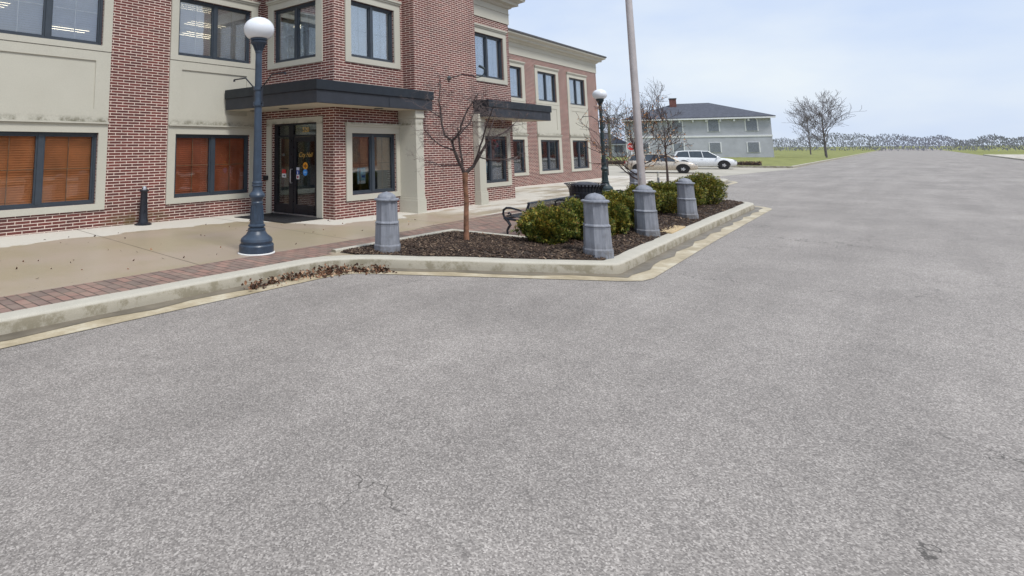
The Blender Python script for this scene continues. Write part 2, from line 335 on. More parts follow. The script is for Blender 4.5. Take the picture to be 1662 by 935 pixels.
# ------------------------------------------------------------ mesh helpers
OFF = {}
class MB:
    def __init__(s): s.v = []; s.f = []
    def add(s, vs, fs):
        b = len(s.v); s.v += [tuple(v) for v in vs]; s.f += [tuple(b + i for i in f) for f in fs]; return s
    def box(s, x0, x1, y0, y1, z0, z1):
        if x0 > x1: x0, x1 = x1, x0
        if y0 > y1: y0, y1 = y1, y0
        return s.add([(x, y, z) for z in (z0, z1) for y in (y0, y1) for x in (x0, x1)],
                     [(0, 2, 3, 1), (4, 5, 7, 6), (0, 1, 5, 4), (2, 6, 7, 3), (0, 4, 6, 2), (1, 3, 7, 5)])
    def tube(s, pts, rs, n=6, caps=True):
        pts = [Vector(p) for p in pts]
        if isinstance(rs, (int, float)): rs = [rs] * len(pts)
        vs = []; up = Vector((0.13, 0.07, 1)).normalized(); px = None
        for i, p in enumerate(pts):
            d = (pts[min(i + 1, len(pts) - 1)] - pts[max(i - 1, 0)])
            d = d.normalized() if d.length > 1e-9 else Vector((0, 0, 1))
            if px is None:
                px = d.cross(up); px = px if px.length > 0.05 else d.cross(Vector((1, 0, 0)))
            px = (px - d * px.dot(d)).normalized(); py = d.cross(px)
            vs += [p + (px * math.cos(2 * PI * k / n) + py * math.sin(2 * PI * k / n)) * rs[i] for k in range(n)]
        fs = [(i * n + k, i * n + (k + 1) % n, (i + 1) * n + (k + 1) % n, (i + 1) * n + k) for i in range(len(pts) - 1) for k in range(n)]
        if caps: fs += [tuple(range(n - 1, -1, -1)), tuple((len(pts) - 1) * n + k for k in range(n))]
        return s.add(vs, fs)
    def lathe(s, prof, c=(0, 0, 0), n=32, ph=0.0, flat=1.0):
        vs = [(c[0] + r * math.cos(2 * PI * k / n + ph), c[1] + r * flat * math.sin(2 * PI * k / n + ph), c[2] + z) for r, z in prof for k in range(n)]
        m = len(prof)
        fs = [(i * n + k, i * n + (k + 1) % n, (i + 1) * n + (k + 1) % n, (i + 1) * n + k) for i in range(m - 1) for k in range(n)]
        fs += [tuple(range(n - 1, -1, -1)), tuple((m - 1) * n + k for k in range(n))]
        return s.add(vs, fs)
    def prism(s, poly, fn, d0, d1):
        """poly: 2D points; fn(a, b, d) -> 3D point; extruded from d0 to d1"""
        n = len(poly); t = tessellate_polygon([[Vector((a_, b_, 0)) for a_, b_ in poly]])
        vs = [fn(a_, b_, d0) for a_, b_ in poly] + [fn(a_, b_, d1) for a_, b_ in poly]
        fs = [tuple(x) for x in t] + [tuple(n + i for i in reversed(x)) for x in t]
        fs += [(i, (i + 1) % n, n + (i + 1) % n, n + i) for i in range(n)]
        return s.add(vs, fs)
    def build(s, name, mat, parent=None, smooth=False, angle=35, bevel=0, world=True, fixn=True):
        off = OFF.get(parent.as_pointer(), (Vector((0, 0, 0)), True))[0] if parent and world else Vector((0, 0, 0))
        me = bpy.data.meshes.new(name)
        me.from_pydata([(x - off.x, y - off.y, z - off.z) for x, y, z in s.v], [], s.f)
        if fixn:
            bm = bmesh.new(); bm.from_mesh(me); bmesh.ops.recalc_face_normals(bm, faces=bm.faces); bm.to_mesh(me); bm.free()
        me.materials.append(MT[mat] if isinstance(mat, str) else mat)
        if smooth:
            for p in me.polygons: p.use_smooth = True
            me.set_sharp_from_angle(angle=math.radians(angle))
        o = bpy.data.objects.new(name, me); COL.objects.link(o)
        if parent: o.parent = parent; OFF[o.as_pointer()] = (off, True)
        if bevel:
            b = o.modifiers.new('bevel', 'BEVEL'); b.width = bevel; b.segments = 2; b.limit_method = 'ANGLE'; b.angle_limit = math.radians(40)
        return o

def tag(o, label=None, cat=None, group=None, kind=None):
    if label: o['label'] = label
    if cat: o['category'] = cat
    if group: o['group'] = group
    if kind: o['kind'] = kind
    return o
def thing(name, label, cat, loc=(0, 0, 0), rz=0.0, group=None):
    o = bpy.data.objects.new(name, None); COL.objects.link(o); o.empty_display_size = 0.2
    o.location = loc; o.rotation_euler = (0, 0, rz); OFF[o.as_pointer()] = (Vector(loc), True)
    return tag(o, label, cat, group)
def copy_tree(o, parent=None):
    c = o.copy(); COL.objects.link(c); c.parent = parent
    for ch in list(o.children): copy_tree(ch, c)
    return c

def g(x):                                    # the gentle fall of the pavement along the building
    return 0.03 - 0.0055 * x if x < 30 else (-0.135 + 0.004 * (x - 30) if x < 61 else -0.011)

def sheet(name, poly, dz, mat, kind='structure', step=None, hfn=None, label=None, cat=None):
    """one ground sheet cut so that it follows g(x)"""
    bm = bmesh.new()
    vs = [bm.verts.new((x, y, 0)) for x, y in poly]
    t = tessellate_polygon([[Vector((x, y, 0)) for x, y in poly]])
    for tri in t: bm.faces.new([vs[i] for i in tri])
    xs = [30, 61]; ys = []
    x0, x1 = min(p[0] for p in poly), max(p[0] for p in poly); y0, y1 = min(p[1] for p in poly), max(p[1] for p in poly)
    if step:
        xs += [x0 + step * i for i in range(1, int((x1 - x0) / step) + 1)]; ys += [y0 + step * i for i in range(1, int((y1 - y0) / step) + 1)]
    for x in xs:
        if x0 < x < x1: bmesh.ops.bisect_plane(bm, geom=bm.verts[:] + bm.edges[:] + bm.faces[:], plane_co=(x, 0, 0), plane_no=(1, 0, 0))
    for y in ys:
        if y0 < y < y1: bmesh.ops.bisect_plane(bm, geom=bm.verts[:] + bm.edges[:] + bm.faces[:], plane_co=(0, y, 0), plane_no=(0, 1, 0))
    for v in bm.verts:
        v.co.z = g(v.co.x) + dz + (hfn(v.co.x, v.co.y) if hfn else 0)
    for f in bm.faces:
        if f.normal.z < 0: f.normal_flip()
    bmesh.ops.recalc_face_normals(bm, faces=bm.faces)
    bm.normal_update()
    if sum(f.normal.z for f in bm.faces) < 0:
        for f in bm.faces: f.normal_flip()
    me = bpy.data.meshes.new(name); bm.to_mesh(me); bm.free(); me.materials.append(MT[mat])
    o = bpy.data.objects.new(name, me); COL.objects.link(o)
    return tag(o, label, cat, kind=kind)

# ------------------------------------------------------------ ground, road, pavement
def offset_path(path, d):
    out = []
    for i, p in enumerate(path):
        p = Vector(p)
        a_ = (p - Vector(path[i - 1])).normalized() if i else None
        b_ = (Vector(path[i + 1]) - p).normalized() if i < len(path) - 1 else None
        if a_ is None: a_ = b_
        if b_ is None: b_ = a_
        na, nb_ = Vector((-a_.y, a_.x)), Vector((-b_.y, b_.x))
        n_ = (na + nb_).normalized(); out.append(tuple(p + n_ * (d / max(0.5, n_.dot(na)))))
    return out
def arc(p0, c, p1, n=5):                      # quadratic bend
    p0, c, p1 = Vector(p0), Vector(c), Vector(p1)
    return [tuple((1 - t) ** 2 * p0 + 2 * t * (1 - t) * c + t * t * p1) for t in [i / n for i in range(n + 1)]]
KP = [(-40, 6.6), (-10, 6.6)] + arc((6.0, 6.6), (6.72, 6.62), (7.05, 6.08)) + arc((8.95, 3.27), (9.02, 3.165), (9.14, 3.17), 2) + [(13.7, 3.34)] + \
     arc((21.9, 3.55), (22.4, 3.56), (22.65, 4.0), 3) + arc((24.4, 6.7), (24.7, 7.1), (25.3, 7.1), 3) + arc((36.9, 7.1), (39.3, 7.1), (39.4, 9.6), 6) + [(39.4, 30), (39.4, 90)]
# sample long runs so the kerb follows the fall of the ground and wobbles a little like old concrete
def dens(path, st=0.6):
    out = []
    for i in range(len(path) - 1):
        a_, b_ = Vector(path[i]), Vector(path[i + 1]); L_ = (b_ - a_).length; k = max(1, int(L_ / st)) if a_.x > -12 and L_ < 40 else 3
        out += [tuple(a_.lerp(b_, t / k)) for t in range(k)]
    return out + [path[-1]]
inner = offset_path(KP, 0.24)
BIG = 3000
gm = MB(); gm.add([(-BIG, -BIG, -0.75), (BIG, -BIG, -0.75), (BIG, BIG, -0.75), (-BIG, BIG, -0.75)], [(0, 1, 2, 3)])
tag(gm.build('ground', 'grass'), kind='structure')
sheet('road', [(-120, -9.5), (420, -9.5), (420, 7.1), (61.5, 7.1), (61.5, 120), (39.0, 120), (39.0, 8), (24, 8), (-120, 8)], -0.15, 'asphalt')
sheet('side_street', [(39.4, 9.5), (61.4, 6.5), (61.4, 118), (39.4, 118)], -0.146, 'farroad')
sheet('pavement', inner + [(-40, 90)][:0] + [(39.16, 60), (-40, 60)], 0.0, 'walk')
gout = offset_path(KP, -0.43)
gs2 = [(p[0] + 0.05 * math.sin(i * 1.7), p[1] - 0.05 * math.cos(i * 2.3)) for i, p in enumerate(offset_path(dens(KP, 0.5), -0.19))]
sheet('gutter_silt', gs2 + list(reversed(offset_path(KP, 0.02))), -0.139, 'silt')
sheet('gutter', gout + list(reversed(offset_path(KP, 0.02))), -0.143, 'gutter')
sheet('brick_strip', [(-40, 6.845), (6.86, 6.845), (6.9, 6.99), (22.9, 6.99), (24.3, 7.35), (36, 7.35), (36, 7.70), (-40, 7.55)], 0.004, 'paver')
sheet('patio', [(10.6, 5.06), (20.85, 5.06), (20.85, 6.98), (10.6, 6.98)], 0.004, 'paver2')
sheet('patio_edge_paving', [(10.2, 7.71), (21.5, 7.72), (21.5, 8.35), (15.3, 8.05), (10.9, 7.80)], 0.003, 'paver')

def sweep(name, path, prof, mat, bevel=0.0, **k):
    m = MB(); rings = [offset_path(path, d) for d, _ in prof]; n = len(path)
    vs = [(rings[j][i][0], rings[j][i][1], g(rings[j][i][0]) + prof[j][1]) for j in range(len(prof)) for i in range(n)]
    np_ = len(prof); fs = []
    for j in range(np_):
        j2 = (j + 1) % np_
        fs += [(j * n + i, j * n + i + 1, j2 * n + i + 1, j2 * n + i) for i in range(n - 1)]
    fs += [tuple(j * n for j in range(np_)), tuple(j * n + n - 1 for j in reversed(range(np_)))]
    m.add(vs, fs); return m.build(name, mat, smooth=True, angle=50)
kpd = dens(KP)
ko = sweep('kerb', kpd, [(0.0, -0.30), (0.0, -0.10), (0.006, -0.03), (0.012, -0.012), (0.03, 0.002), (0.05, 0.008), (0.255, 0.008), (0.255, -0.30)], 'kerb')
tag(ko, kind='structure')
for v in ko.data.vertices:
    if v.co.z > g(v.co.x) - 0.2: v.co.z += 0.008 * noise.noise(Vector((v.co.x * 1.5, v.co.y * 1.5, 0)))
TK = [(7.0, 6.90), (10.42, 6.90), (10.42, 5.0), (20.9, 5.0), (20.9, 6.9), (23.7, 6.9)]
tag(sweep('planter_kerb', dens(TK, 1.0), [(0, -0.2), (0, 0.03), (0.012, 0.042), (0.095, 0.042), (0.107, 0.03), (0.107, -0.2)], 'kerb'), kind='structure')
# the mulch bed
bed = [p for p in inner if 7.0 < p[0] < 24.2 and p[1] < 6.75]
bedpoly = [(7.05, 6.86)] + bed + [(23.9, 6.86), (20.9, 6.89), (20.9, 4.99), (10.41, 4.99), (10.41, 6.89), (7.2, 6.89)]
def inpoly(x, y, P):
    c = False; j = len(P) - 1
    for i in range(len(P)):
        if (P[i][1] > y) != (P[j][1] > y) and x < (P[j][0] - P[i][0]) * (y - P[i][1]) / (P[j][1] - P[i][1]) + P[i][0]: c = not c
        j = i
    return c
def edist(x, y, P):
    d = 9; p = Vector((x, y))
    for i in range(len(P)):
        a_, b_ = Vector(P[i - 1]), Vector(P[i]); ab = b_ - a_
        t = max(0, min(1, (p - a_).dot(ab) / max(1e-9, ab.dot(ab)))); d = min(d, (p - a_ - ab * t).length)
    return d
def bedh(x, y): return 0.055 * min(1, edist(x, y, bedpoly) / 0.45) + 0.02 * noise.noise(Vector((x * 3, y * 3, 1)))* min(1, edist(x, y, bedpoly) / 0.2)
sheet('soil_bed', bedpoly, 0.006, 'soil', step=0.2, hfn=bedh)
ch = MB(); cnt = 0
while cnt < 15000:
    x = 6.9 + 17.2 * rnd.random() ** 1.7; y = 3.3 + 3.6 * rnd.random()
    if not inpoly(x, y, bedpoly) or edist(x, y, bedpoly) < 0.015: continue
    cnt += 1
    l_, w_, t_ = rnd.uniform(0.008, 0.032), rnd.uniform(0.004, 0.011), rnd.uniform(0.002, 0.006)
    mm = Matrix.Translation((x, y, g(x) + 0.012 + bedh(x, y) + rnd.random() * 0.012)) @ Matrix.Rotation(rnd.random() * 6.3, 4, 'Z') @ Matrix.Rotation(rnd.gauss(0, 0.35), 4, 'Y') @ Matrix.Rotation(rnd.gauss(0, 0.4), 4, 'X')
    b = MB().box(-l_, l_, -w_, w_, -t_, t_); ch.add([mm @ Vector(v) for v in b.v], b.f)
tag(ch.build('bark_mulch', 'chip', fixn=False), 'dark brown bark mulch chips covering the planting bed', 'mulch', kind='stuff')
pad = MB(); px_, py_ = [12.95, 14.2, 14.3, 13.0], [3.50, 3.56, 4.1, 4.05]
pad.add([(px_[i], py_[i], g(px_[i]) + z) for z in (-0.1, 0.035) for i in range(4)], [(0, 1, 2, 3), (4, 5, 6, 7), (0, 1, 5, 4), (1, 2, 6, 5), (2, 3, 7, 6), (3, 0, 4, 7)])
tag(pad.build('concrete_pad', plain('sandy_pad', (0.50, 0.38, 0.22), 0.8, var=0.12, scale=4, fine=0.08), bevel=0.01), kind='structure')

def leaf_heap(n, fn, smin=0.018, smax=0.05):
    m = MB()
    for i in range(n):
        x, y, z = fn(); s_ = rnd.uniform(smin, smax)
        mm = Matrix.Translation((x, y, z)) @ Matrix.Rotation(rnd.random() * 6.3, 4, 'Z') @ Matrix.Rotation(rnd.gauss(0, 0.7), 4, 'Y') @ Matrix.Rotation(rnd.gauss(0, 0.7), 4, 'X')
        c = rnd.uniform(0.1, 0.5) * s_
        vs = [(-s_, 0, c), (-s_ * 0.4, -s_ * 0.55, c * 0.4), (s_ * 0.5, -s_ * 0.45, 0), (s_ * 1.1, 0, c), (s_ * 0.5, s_ * 0.5, 0), (-s_ * 0.4, s_ * 0.6, c * 0.5), (0, 0, -c * 0.3)]
        m.add([mm @ Vector(v) for v in vs], [(0, 1, 6), (1, 2, 6), (2, 3, 6), (3, 4, 6), (4, 5, 6), (5, 0, 6)])
    return m
gpath = [Vector((4.85, 6.42)), Vector((5.6, 6.47)), Vector((6.2, 6.47)), Vector((6.55, 6.38)), Vector((6.85, 6.02)), Vector((7.12, 5.68))]
def gut():
    t = rnd.random() ** 0.95 * 4.6; i = min(4, int(t)); p = gpath[i].lerp(gpath[i + 1], t - i)
    w_ = 0.16 if t > 1.6 and t < 4 else 0.10; r = abs(rnd.gauss(0, w_))
    return p.x - 0.1 * rnd.random(), p.y - r * 0.9, g(p.x) - 0.135 + max(0, 0.10 - r * 0.5) * rnd.random()
tag(leaf_heap(720, gut, 0.013, 0.034).build('fallen_leaves', 'leaf', fixn=False), 'drift of brown fallen leaves along the gutter by the kerb bend', 'leaves', kind='stuff')
def lit():
    t = rnd.random()
    if t < 0.45:
        while True:
            x, y = rnd.uniform(7, 13), rnd.uniform(3.5, 6.8)
            if inpoly(x, y, bedpoly): return x, y, g(x) + 0.03 + bedh(x, y)
    x, y = rnd.uniform(2, 12), rnd.uniform(7.8, 12); return x, y, g(x) + 0.008
tag(leaf_heap(120, lit, 0.012, 0.03).build('scattered_leaves', 'leaf', fixn=False), 'few loose dead leaves scattered over pavement and mulch', 'leaves', kind='stuff')

# ------------------------------------------------------------ the building
YA, YB, YC, YE, YF = 13.055, 10.198, 9.806, 10.136, 13.237
XD, XT, XT2, XE, XF = 10.312, 13.119, 16.423, 19.30, 35.95
ZT, ZTT = 7.0, 9.2
BL = thing('brick_building', 'two storey red brick building with cream window surrounds and a black entrance canopy', 'building', (10.3, 10.2, 0))
def PY(Y): return lambda u, d, z: (u, Y - d, z)        # wall that looks towards -Y
def PX(X): return lambda u, d, z: (X - d, u, z)        # wall that looks towards -X
def PXp(X): return lambda u, d, z: (X + d, u, z)
def wall(fn, u0, u1, z0, z1, holes, th=0.3, name='wall', mat='brick'):
    m = MB(); us = sorted({u0, u1, *[h[0] for h in holes], *[h[1] for h in holes]}); zs = sorted({z0, z1, *[h[2] for h in holes], *[h[3] for h in holes]})
    us = [u for u in us if u0 <= u <= u1]
    solid = lambda i, j: 0 <= i < len(us) - 1 and 0 <= j < len(zs) - 1 and not any(h[0] - 1e-6 <= us[i] and us[i + 1] <= h[1] + 1e-6 and h[2] - 1e-6 <= zs[j] and zs[j + 1] <= h[3] + 1e-6 for h in holes)
    q = lambda a_, b_, c_, d_: m.add([a_, b_, c_, d_], [(0, 1, 2, 3)])
    for i in range(len(us) - 1):
        for j in range(len(zs) - 1):
            if not solid(i, j): continue
            a_, b_, c_, d_ = us[i], us[i + 1], zs[j], zs[j + 1]
            q(fn(a_, 0, c_), fn(b_, 0, c_), fn(b_, 0, d_), fn(a_, 0, d_)); q(fn(a_, -th, c_), fn(a_, -th, d_), fn(b_, -th, d_), fn(b_, -th, c_))
            if not solid(i - 1, j): q(fn(a_, 0, c_), fn(a_, 0, d_), fn(a_, -th, d_), fn(a_, -th, c_))
            if not solid(i + 1, j): q(fn(b_, 0, c_), fn(b_, -th, c_), fn(b_, -th, d_), fn(b_, 0, d_))
            if not solid(i, j - 1): q(fn(a_, 0, c_), fn(a_, -th, c_), fn(b_, -th, c_), fn(b_, 0, c_))
            if not solid(i, j + 1): q(fn(a_, 0, d_), fn(b_, 0, d_), fn(b_, -th, d_), fn(a_, -th, d_))
    # weld
    bm = bmesh.new(); vs = [bm.verts.new(v) for v in m.v]
    for f in m.f: bm.faces.new([vs[i] for i in f])
    bmesh.ops.remove_doubles(bm, verts=bm.verts, dist=1e-4); bmesh.ops.recalc_face_normals(bm, faces=bm.faces)
    k = MB(); bm.verts.ensure_lookup_table(); bm.verts.index_update(); k.v = [tuple(v.co) for v in bm.verts]; k.f = [tuple(v.index for v in f.verts) for f in bm.faces]; bm.free()
    return k.build(name, mat, BL)
def fbox(m, fn, u0, u1, d0, d1, z0, z1):
    a_ = fn(u0, d0, z0); b_ = fn(u1, d1, z1); m.box(a_[0], b_[0], a_[1], b_[1], min(a_[2], b_[2]), max(a_[2], b_[2]))
ZLB, ZLT, ZUB, ZUT = 0.521, 2.074, 4.046, 5.553
def window(fn, u0, u1, z0, z1, blind=None, mu='muntin', glass='glass', um=None, label=None, low=1.0):
    um = (u0 + u1) / 2 if um is None else um
    f = MB(); w_, d0, d1 = 0.055, -0.14, -0.05
    fbox(f, fn, u0, u1, d0, d1, z0, z0 + w_); fbox(f, fn, u0, u1, d0, d1, z1 - w_, z1)
    fbox(f, fn, u0, u0 + w_, d0, d1 , z0 + w_, z1 - w_); fbox(f, fn, u1 - w_, u1, d0, d1, z0 + w_, z1 - w_)
    fbox(f, fn, um - 0.055, um + 0.055, d0 , d1 + 0.005, z0 + w_, z1 - w_)
    s_ = 0.035
    for a_, b_ in ((u0 + w_, um - 0.055), (um + 0.055, u1 - w_)):
        fbox(f, fn, a_, b_, d0 + 0.02, d1 - 0.02, z0 + w_, z0 + w_ + s_); fbox(f, fn, a_, b_, d0 + 0.02, d1 - 0.02, z1 - w_ - s_, z1 - w_)
        fbox(f, fn, a_, a_ + s_, d0 + 0.02, d1 - 0.02, z0 + w_ + s_, z1 - w_ - s_); fbox(f, fn, b_ - s_, b_, d0 + 0.02, d1 - 0.02, z0 + w_ + s_, z1 - w_ - s_)
    win = f.build('window', 'frame', BL)
    if label: win['label'] = label
    for a_, b_ in ((u0 + w_, um - 0.055), (um + 0.055, u1 - w_)):
        p = MB(); fbox(p, fn, a_ + 0.01, b_ - 0.01, -0.104, -0.098, z0 + w_ + 0.01, z1 - w_ - 0.01); p.build('pane', glass, win)
        k = MB(); c = (a_ + b_) / 2; zm = z0 + (z1 - z0) * 0.5
        fbox(k, fn, c - 0.009, c + 0.009, -0.118, -0.106, z0 + 0.09, z1 - 0.09)
        fbox(k, fn, a_ + s_, b_ - s_, -0.119, -0.107, zm - 0.009, zm + 0.009); k.build('muntin', mu, win)
    if blind:
        kind, mat = blind; b = MB()
        if kind == 'slats' or kind == 'half':
            tilt = {'slats': -1.0, 'half': 0.66}[kind]; pitch = 0.05; hw = 0.027; bd = 0.20 if kind == 'half' else 0.165
            zz = z1 - 0.05
            while zz > z0 + (z1 - z0) * (1 - low) + 0.03:
                dz, dd = hw * math.sin(tilt), hw * math.cos(tilt)
                for a_, b_ in ((u0 + 0.05, um - 0.02), (um + 0.02, u1 - 0.05)):
                    vs = [fn(a_, -bd - dd, zz - dz), fn(b_, -bd - dd, zz - dz), fn(b_, -bd + dd, zz + dz), fn(a_, -bd + dd, zz + dz)]
                    vs += [tuple(Vector(v) + Vector((0, 0, 0.003))) for v in vs]
                    b.add(vs, [(0, 1, 2, 3), (4, 5, 6, 7), (0, 1, 5, 4), (2, 3, 7, 6)])
                zz -= pitch
        else:                                      # vertical vanes
            u = u0 + 0.06; ua, ub = (u0 + 0.06, u1 - 0.06) if kind == 'vanes' else (u0 + 0.06, um - 0.1)
            u = ua
            while u < ub:
                a_, b_ = u, u + 0.088
                vs = [fn(a_, -0.19, z0 + 0.05), fn(b_, -0.165, z0 + 0.05), fn(b_, -0.165, z1 - 0.05), fn(a_, -0.19, z1 - 0.05)]
                vs += [fn(a_, -0.192, z0 + 0.05), fn(b_, -0.167, z0 + 0.05), fn(b_, -0.167, z1 - 0.05), fn(a_, -0.192, z1 - 0.05)]
                b.add(vs, [(0, 1, 2, 3), (4, 5, 6, 7), (0, 3, 7, 4), (1, 2, 6, 5)]); u += 0.082
        b.build('blind', mat, win, fixn=False)
    return win
def trimring(fn, u0, u1, z0, z1, U0, U1, Z0, Z1, ledge=True, d=0.035, deep=-0.13):
    """flat stucco surround with a small crown ledge, returned into the reveal"""
    m = MB()
    fbox(m, fn, U0, U1, deep if False else 0, d, Z0, z0); fbox(m, fn, U0, U1, 0, d, z1, Z1)
    fbox(m, fn, U0, u0, 0, d, z0, z1); fbox(m, fn, u1, U1, 0, d, z0, z1)
    if ledge:
        fbox(m, fn, U0 - 0.015, U1 + 0.015, 0, d + 0.03, Z1, Z1 + 0.05); fbox(m, fn, U0 - 0.03, U1 + 0.03, 0, d + 0.06, Z1 + 0.05, Z1 + 0.10)
    return m.build('window_surround', 'stucco', BL)
wA = [(3.36, 5.70), (7.61, 9.882)]
wA = [(3.36 - 4.23 * 2, 5.70 - 4.23 * 2), (3.36 - 4.23, 5.70 - 4.23)] + wA
holesA = [(a_, b_, ZLB, ZLT) for a_, b_ in wA] + [(a_, b_, ZUB, ZUT) for a_, b_ in wA]
wall(PY(YA), -8.0, XD, -0.6, ZT, holesA)
wall(PX(XD), YB + 0.3, YA, -0.6, ZT, [(10.793, 12.59, -0.022, 2.362), (10.828, 12.543, ZUB, ZUT)])
wall(PY(YB), XD, XT, -0.6, ZT, [(10.922, 12.714, ZLB, ZLT), (10.922, 12.714, ZUB, ZUT)])
wall(PX(XT), YC + 0.3, YB, -0.6, ZTT, [])
wall(PY(YC), XT, XT2, -0.6, ZTT, [])
wall(PXp(XT2), YC + 0.3, YE, -0.6, ZTT, [])
wall(PY(YE), XT2, XE, -0.6, ZT, [(16.80, 18.823, ZLB, ZLT), (16.80, 18.823, ZUB, ZUT)])
wall(PXp(XE), YE + 0.3, YF, -0.6, ZT, [])
wF = [(20.27, 22.43), (24.15, 26.31), (28.03, 30.19), (31.90, 34.05)]
wall(PY(YF), XE, XF, -0.6, ZT, [(a_, b_, ZLB, ZLT) for a_, b_ in wF] + [(a_, b_, ZUB, ZUT) for a_, b_ in wF])
wall(PXp(XF), YF + 0.3, 26, -0.6, ZT, [])
m = MB(); m.box(-8.0, XF, 25.7, 26, -0.6, ZT); m.box(-8.0, -7.7, YA + 0.3, 25.7, -0.6, ZT); m.build('wall', 'brick', BL)
# upper parts of the tower above the side roofs
m = MB(); m.box(XT, XT + 0.3, YB + 0.001, 16.0, ZT + 0.3, ZTT); m.box(XT2 - 0.3, XT2, YE + 0.001, 16.0, ZT + 0.3, ZTT); m.box(XT, XT2, 16.0, 16.3, ZT, ZTT); m.build('wall', 'brick', BL)

# floors, ceilings, inner walls
m = MB(); m.box(-7.6, XF - 0.35, YA + 0.35, 25.6, 2.95, 3.2); m.box(XD + 0.35, XE - 0.35, YB + 0.35, YA + 0.35, 2.95, 3.2)
m.box(-7.6, XF - 0.35, YA + 0.35, 25.6, 5.78, 5.98); m.box(XD + 0.35, XE - 0.35, YB + 0.35, YA + 0.35, 5.78, 5.98)
m.build('ceiling', 'ceil', BL)
m = MB(); m.box(-7.6, XF - 0.35, YA + 0.35, 25.6, -0.3, -0.02); m.box(XD + 0.35, XE - 0.35, YB + 0.35, YA + 0.35, -0.3, -0.02); m.build('floor', plain('carpet', (0.10, 0.09, 0.08), 0.95), BL)
m = MB(); m.box(-7.6, XF - 0.4, 21, 21.1, -0.02, 2.95); m.box(-7.6, XF - 0.4, 21.5, 21.6, 3.2, 5.78)
for x in (1.6, 6.6, 16.0, 23.2, 27.1): m.box(x, x + 0.1, YA + 0.4, 21, -0.02, 2.95)
for x in (1.6, 13.9, 20.4, 27.1): m.box(x, x + 0.1, YA + 0.4, 21.5, 3.2, 5.78)
m.box(15.8, 15.9, YB + 0.4, YA + 0.4, -0.02, 2.95); m.box(15.8, 15.9, YB + 0.4, YA + 0.4, 3.2, 5.78)
m.box(12.6, 12.7, 11.9, YA + 2, -0.02, 2.95)
m.build('partition', 'room', BL)
m = MB(); m.box(11.05, 11.13, 11.93, 12.95, -0.02, 2.94); m.build('partition', plain('vestibule_wall_paint', (0.62, 0.62, 0.42), 0.9, var=0.05), BL)
q = MB(); q.box(10.68, 10.98, 12.0, 12.5, 2.91, 2.952); q.build('ceiling_light', 'roomlight', BL)  # unseen glowing panel, added to brighten the wall behind the sidelight
m = MB(); m.box(-8.2, XF, YA + 0.1, 26, ZT + 0.1, ZT + 0.25); m.box(XD + 0.1, XE, YB + 0.1, YA + 0.1, ZT + 0.1, ZT + 0.25); m.build('roof', 'roofedge', BL)
for (x, y) in [(9.04, 14.63), (10.5, 16.3), (11.3, 18.0), (7.6, 20.1), (4.5, 18.0), (13.35, 14.2), (11.6, 12.1), (17.6, 13.8), (25.5, 16.5), (30, 16.5)]:
    q = MB(); q.box(x - 0.6, x + 0.6, y - 0.3, y + 0.3, 5.74, 5.782); q.build('ceiling_light', 'roomlight', BL)
q = MB(); q.box(11.4, 11.9, 11.3, 11.8, 2.91, 2.952); q.build('ceiling_light', emit('lobby_light', (1.0, 0.85, 0.6), 3.0), BL)

# stucco bays on the long front: surround, spandrel panel, ledges
for i, (a_, b_) in enumerate(wA):
    U0, U1 = a_ - 0.205, b_ + 0.205 + (0.0 if i != 3 else 0.02)
    m = MB(); fn = PY(YA); d = 0.035
    fbox(m, fn, U0, U1, 0, d, 0.385, ZLB); fbox(m, fn, U0, U1, 0, d, ZLT, 2.245)
    fbox(m, fn, U0, a_, 0, d, ZLB, ZLT); fbox(m, fn, b_, U1, 0, d, ZLB, ZLT)
    fbox(m, fn, U0, U1, 0, d + 0.012, 2.245, 2.268); fbox(m, fn, U0, U1, 0, d + 0.05, 2.274, 2.312)
    m.build('window_surround', 'stucco', BL)
    m = MB(); P0, P1 = a_ + 0.13, b_ - 0.13; e_ = d - 0.004
    fbox(m, fn, U0, U1, 0, e_, 2.314, 2.60); fbox(m, fn, U0, U1, 0, e_, 3.69, 3.905)
    fbox(m, fn, U0, P0, 0, e_, 2.60, 3.69); fbox(m, fn, P1, U1, 0, e_, 2.60, 3.69); fbox(m, fn, P0, P1, 0, e_ - 0.029, 2.60, 3.69)
    m.build('spandrel_panel', 'stucco', BL)
    m = MB(); d2 = d + 0.008
    fbox(m, fn, U0, U1, 0, d2, 3.917, ZUB); fbox(m, fn, U0, U1, 0, d2, ZUT, 5.73)
    fbox(m, fn, U0, a_, 0, d2, ZUB, ZUT); fbox(m, fn, b_, U1, 0, d2, ZUB, ZUT)
    fbox(m, fn, U0 - 0.01, U1 + 0.01, 0, d2 + 0.03, 5.73, 5.78); fbox(m, fn, U0 - 0.02, U1 + 0.02, 0, d2 + 0.06, 5.78, 5.83)
    m.build('window_surround', 'stucco', BL)
    window(fn, a_, b_, ZLB, ZLT, ('slats', 'woodblind' if i < 3 else 'woodblind2'), 'muntin', 'glasslow')
    window(fn, a_, b_, ZUB, ZUT, ('half', 'whiteblind'), 'muntin2', 'glass')
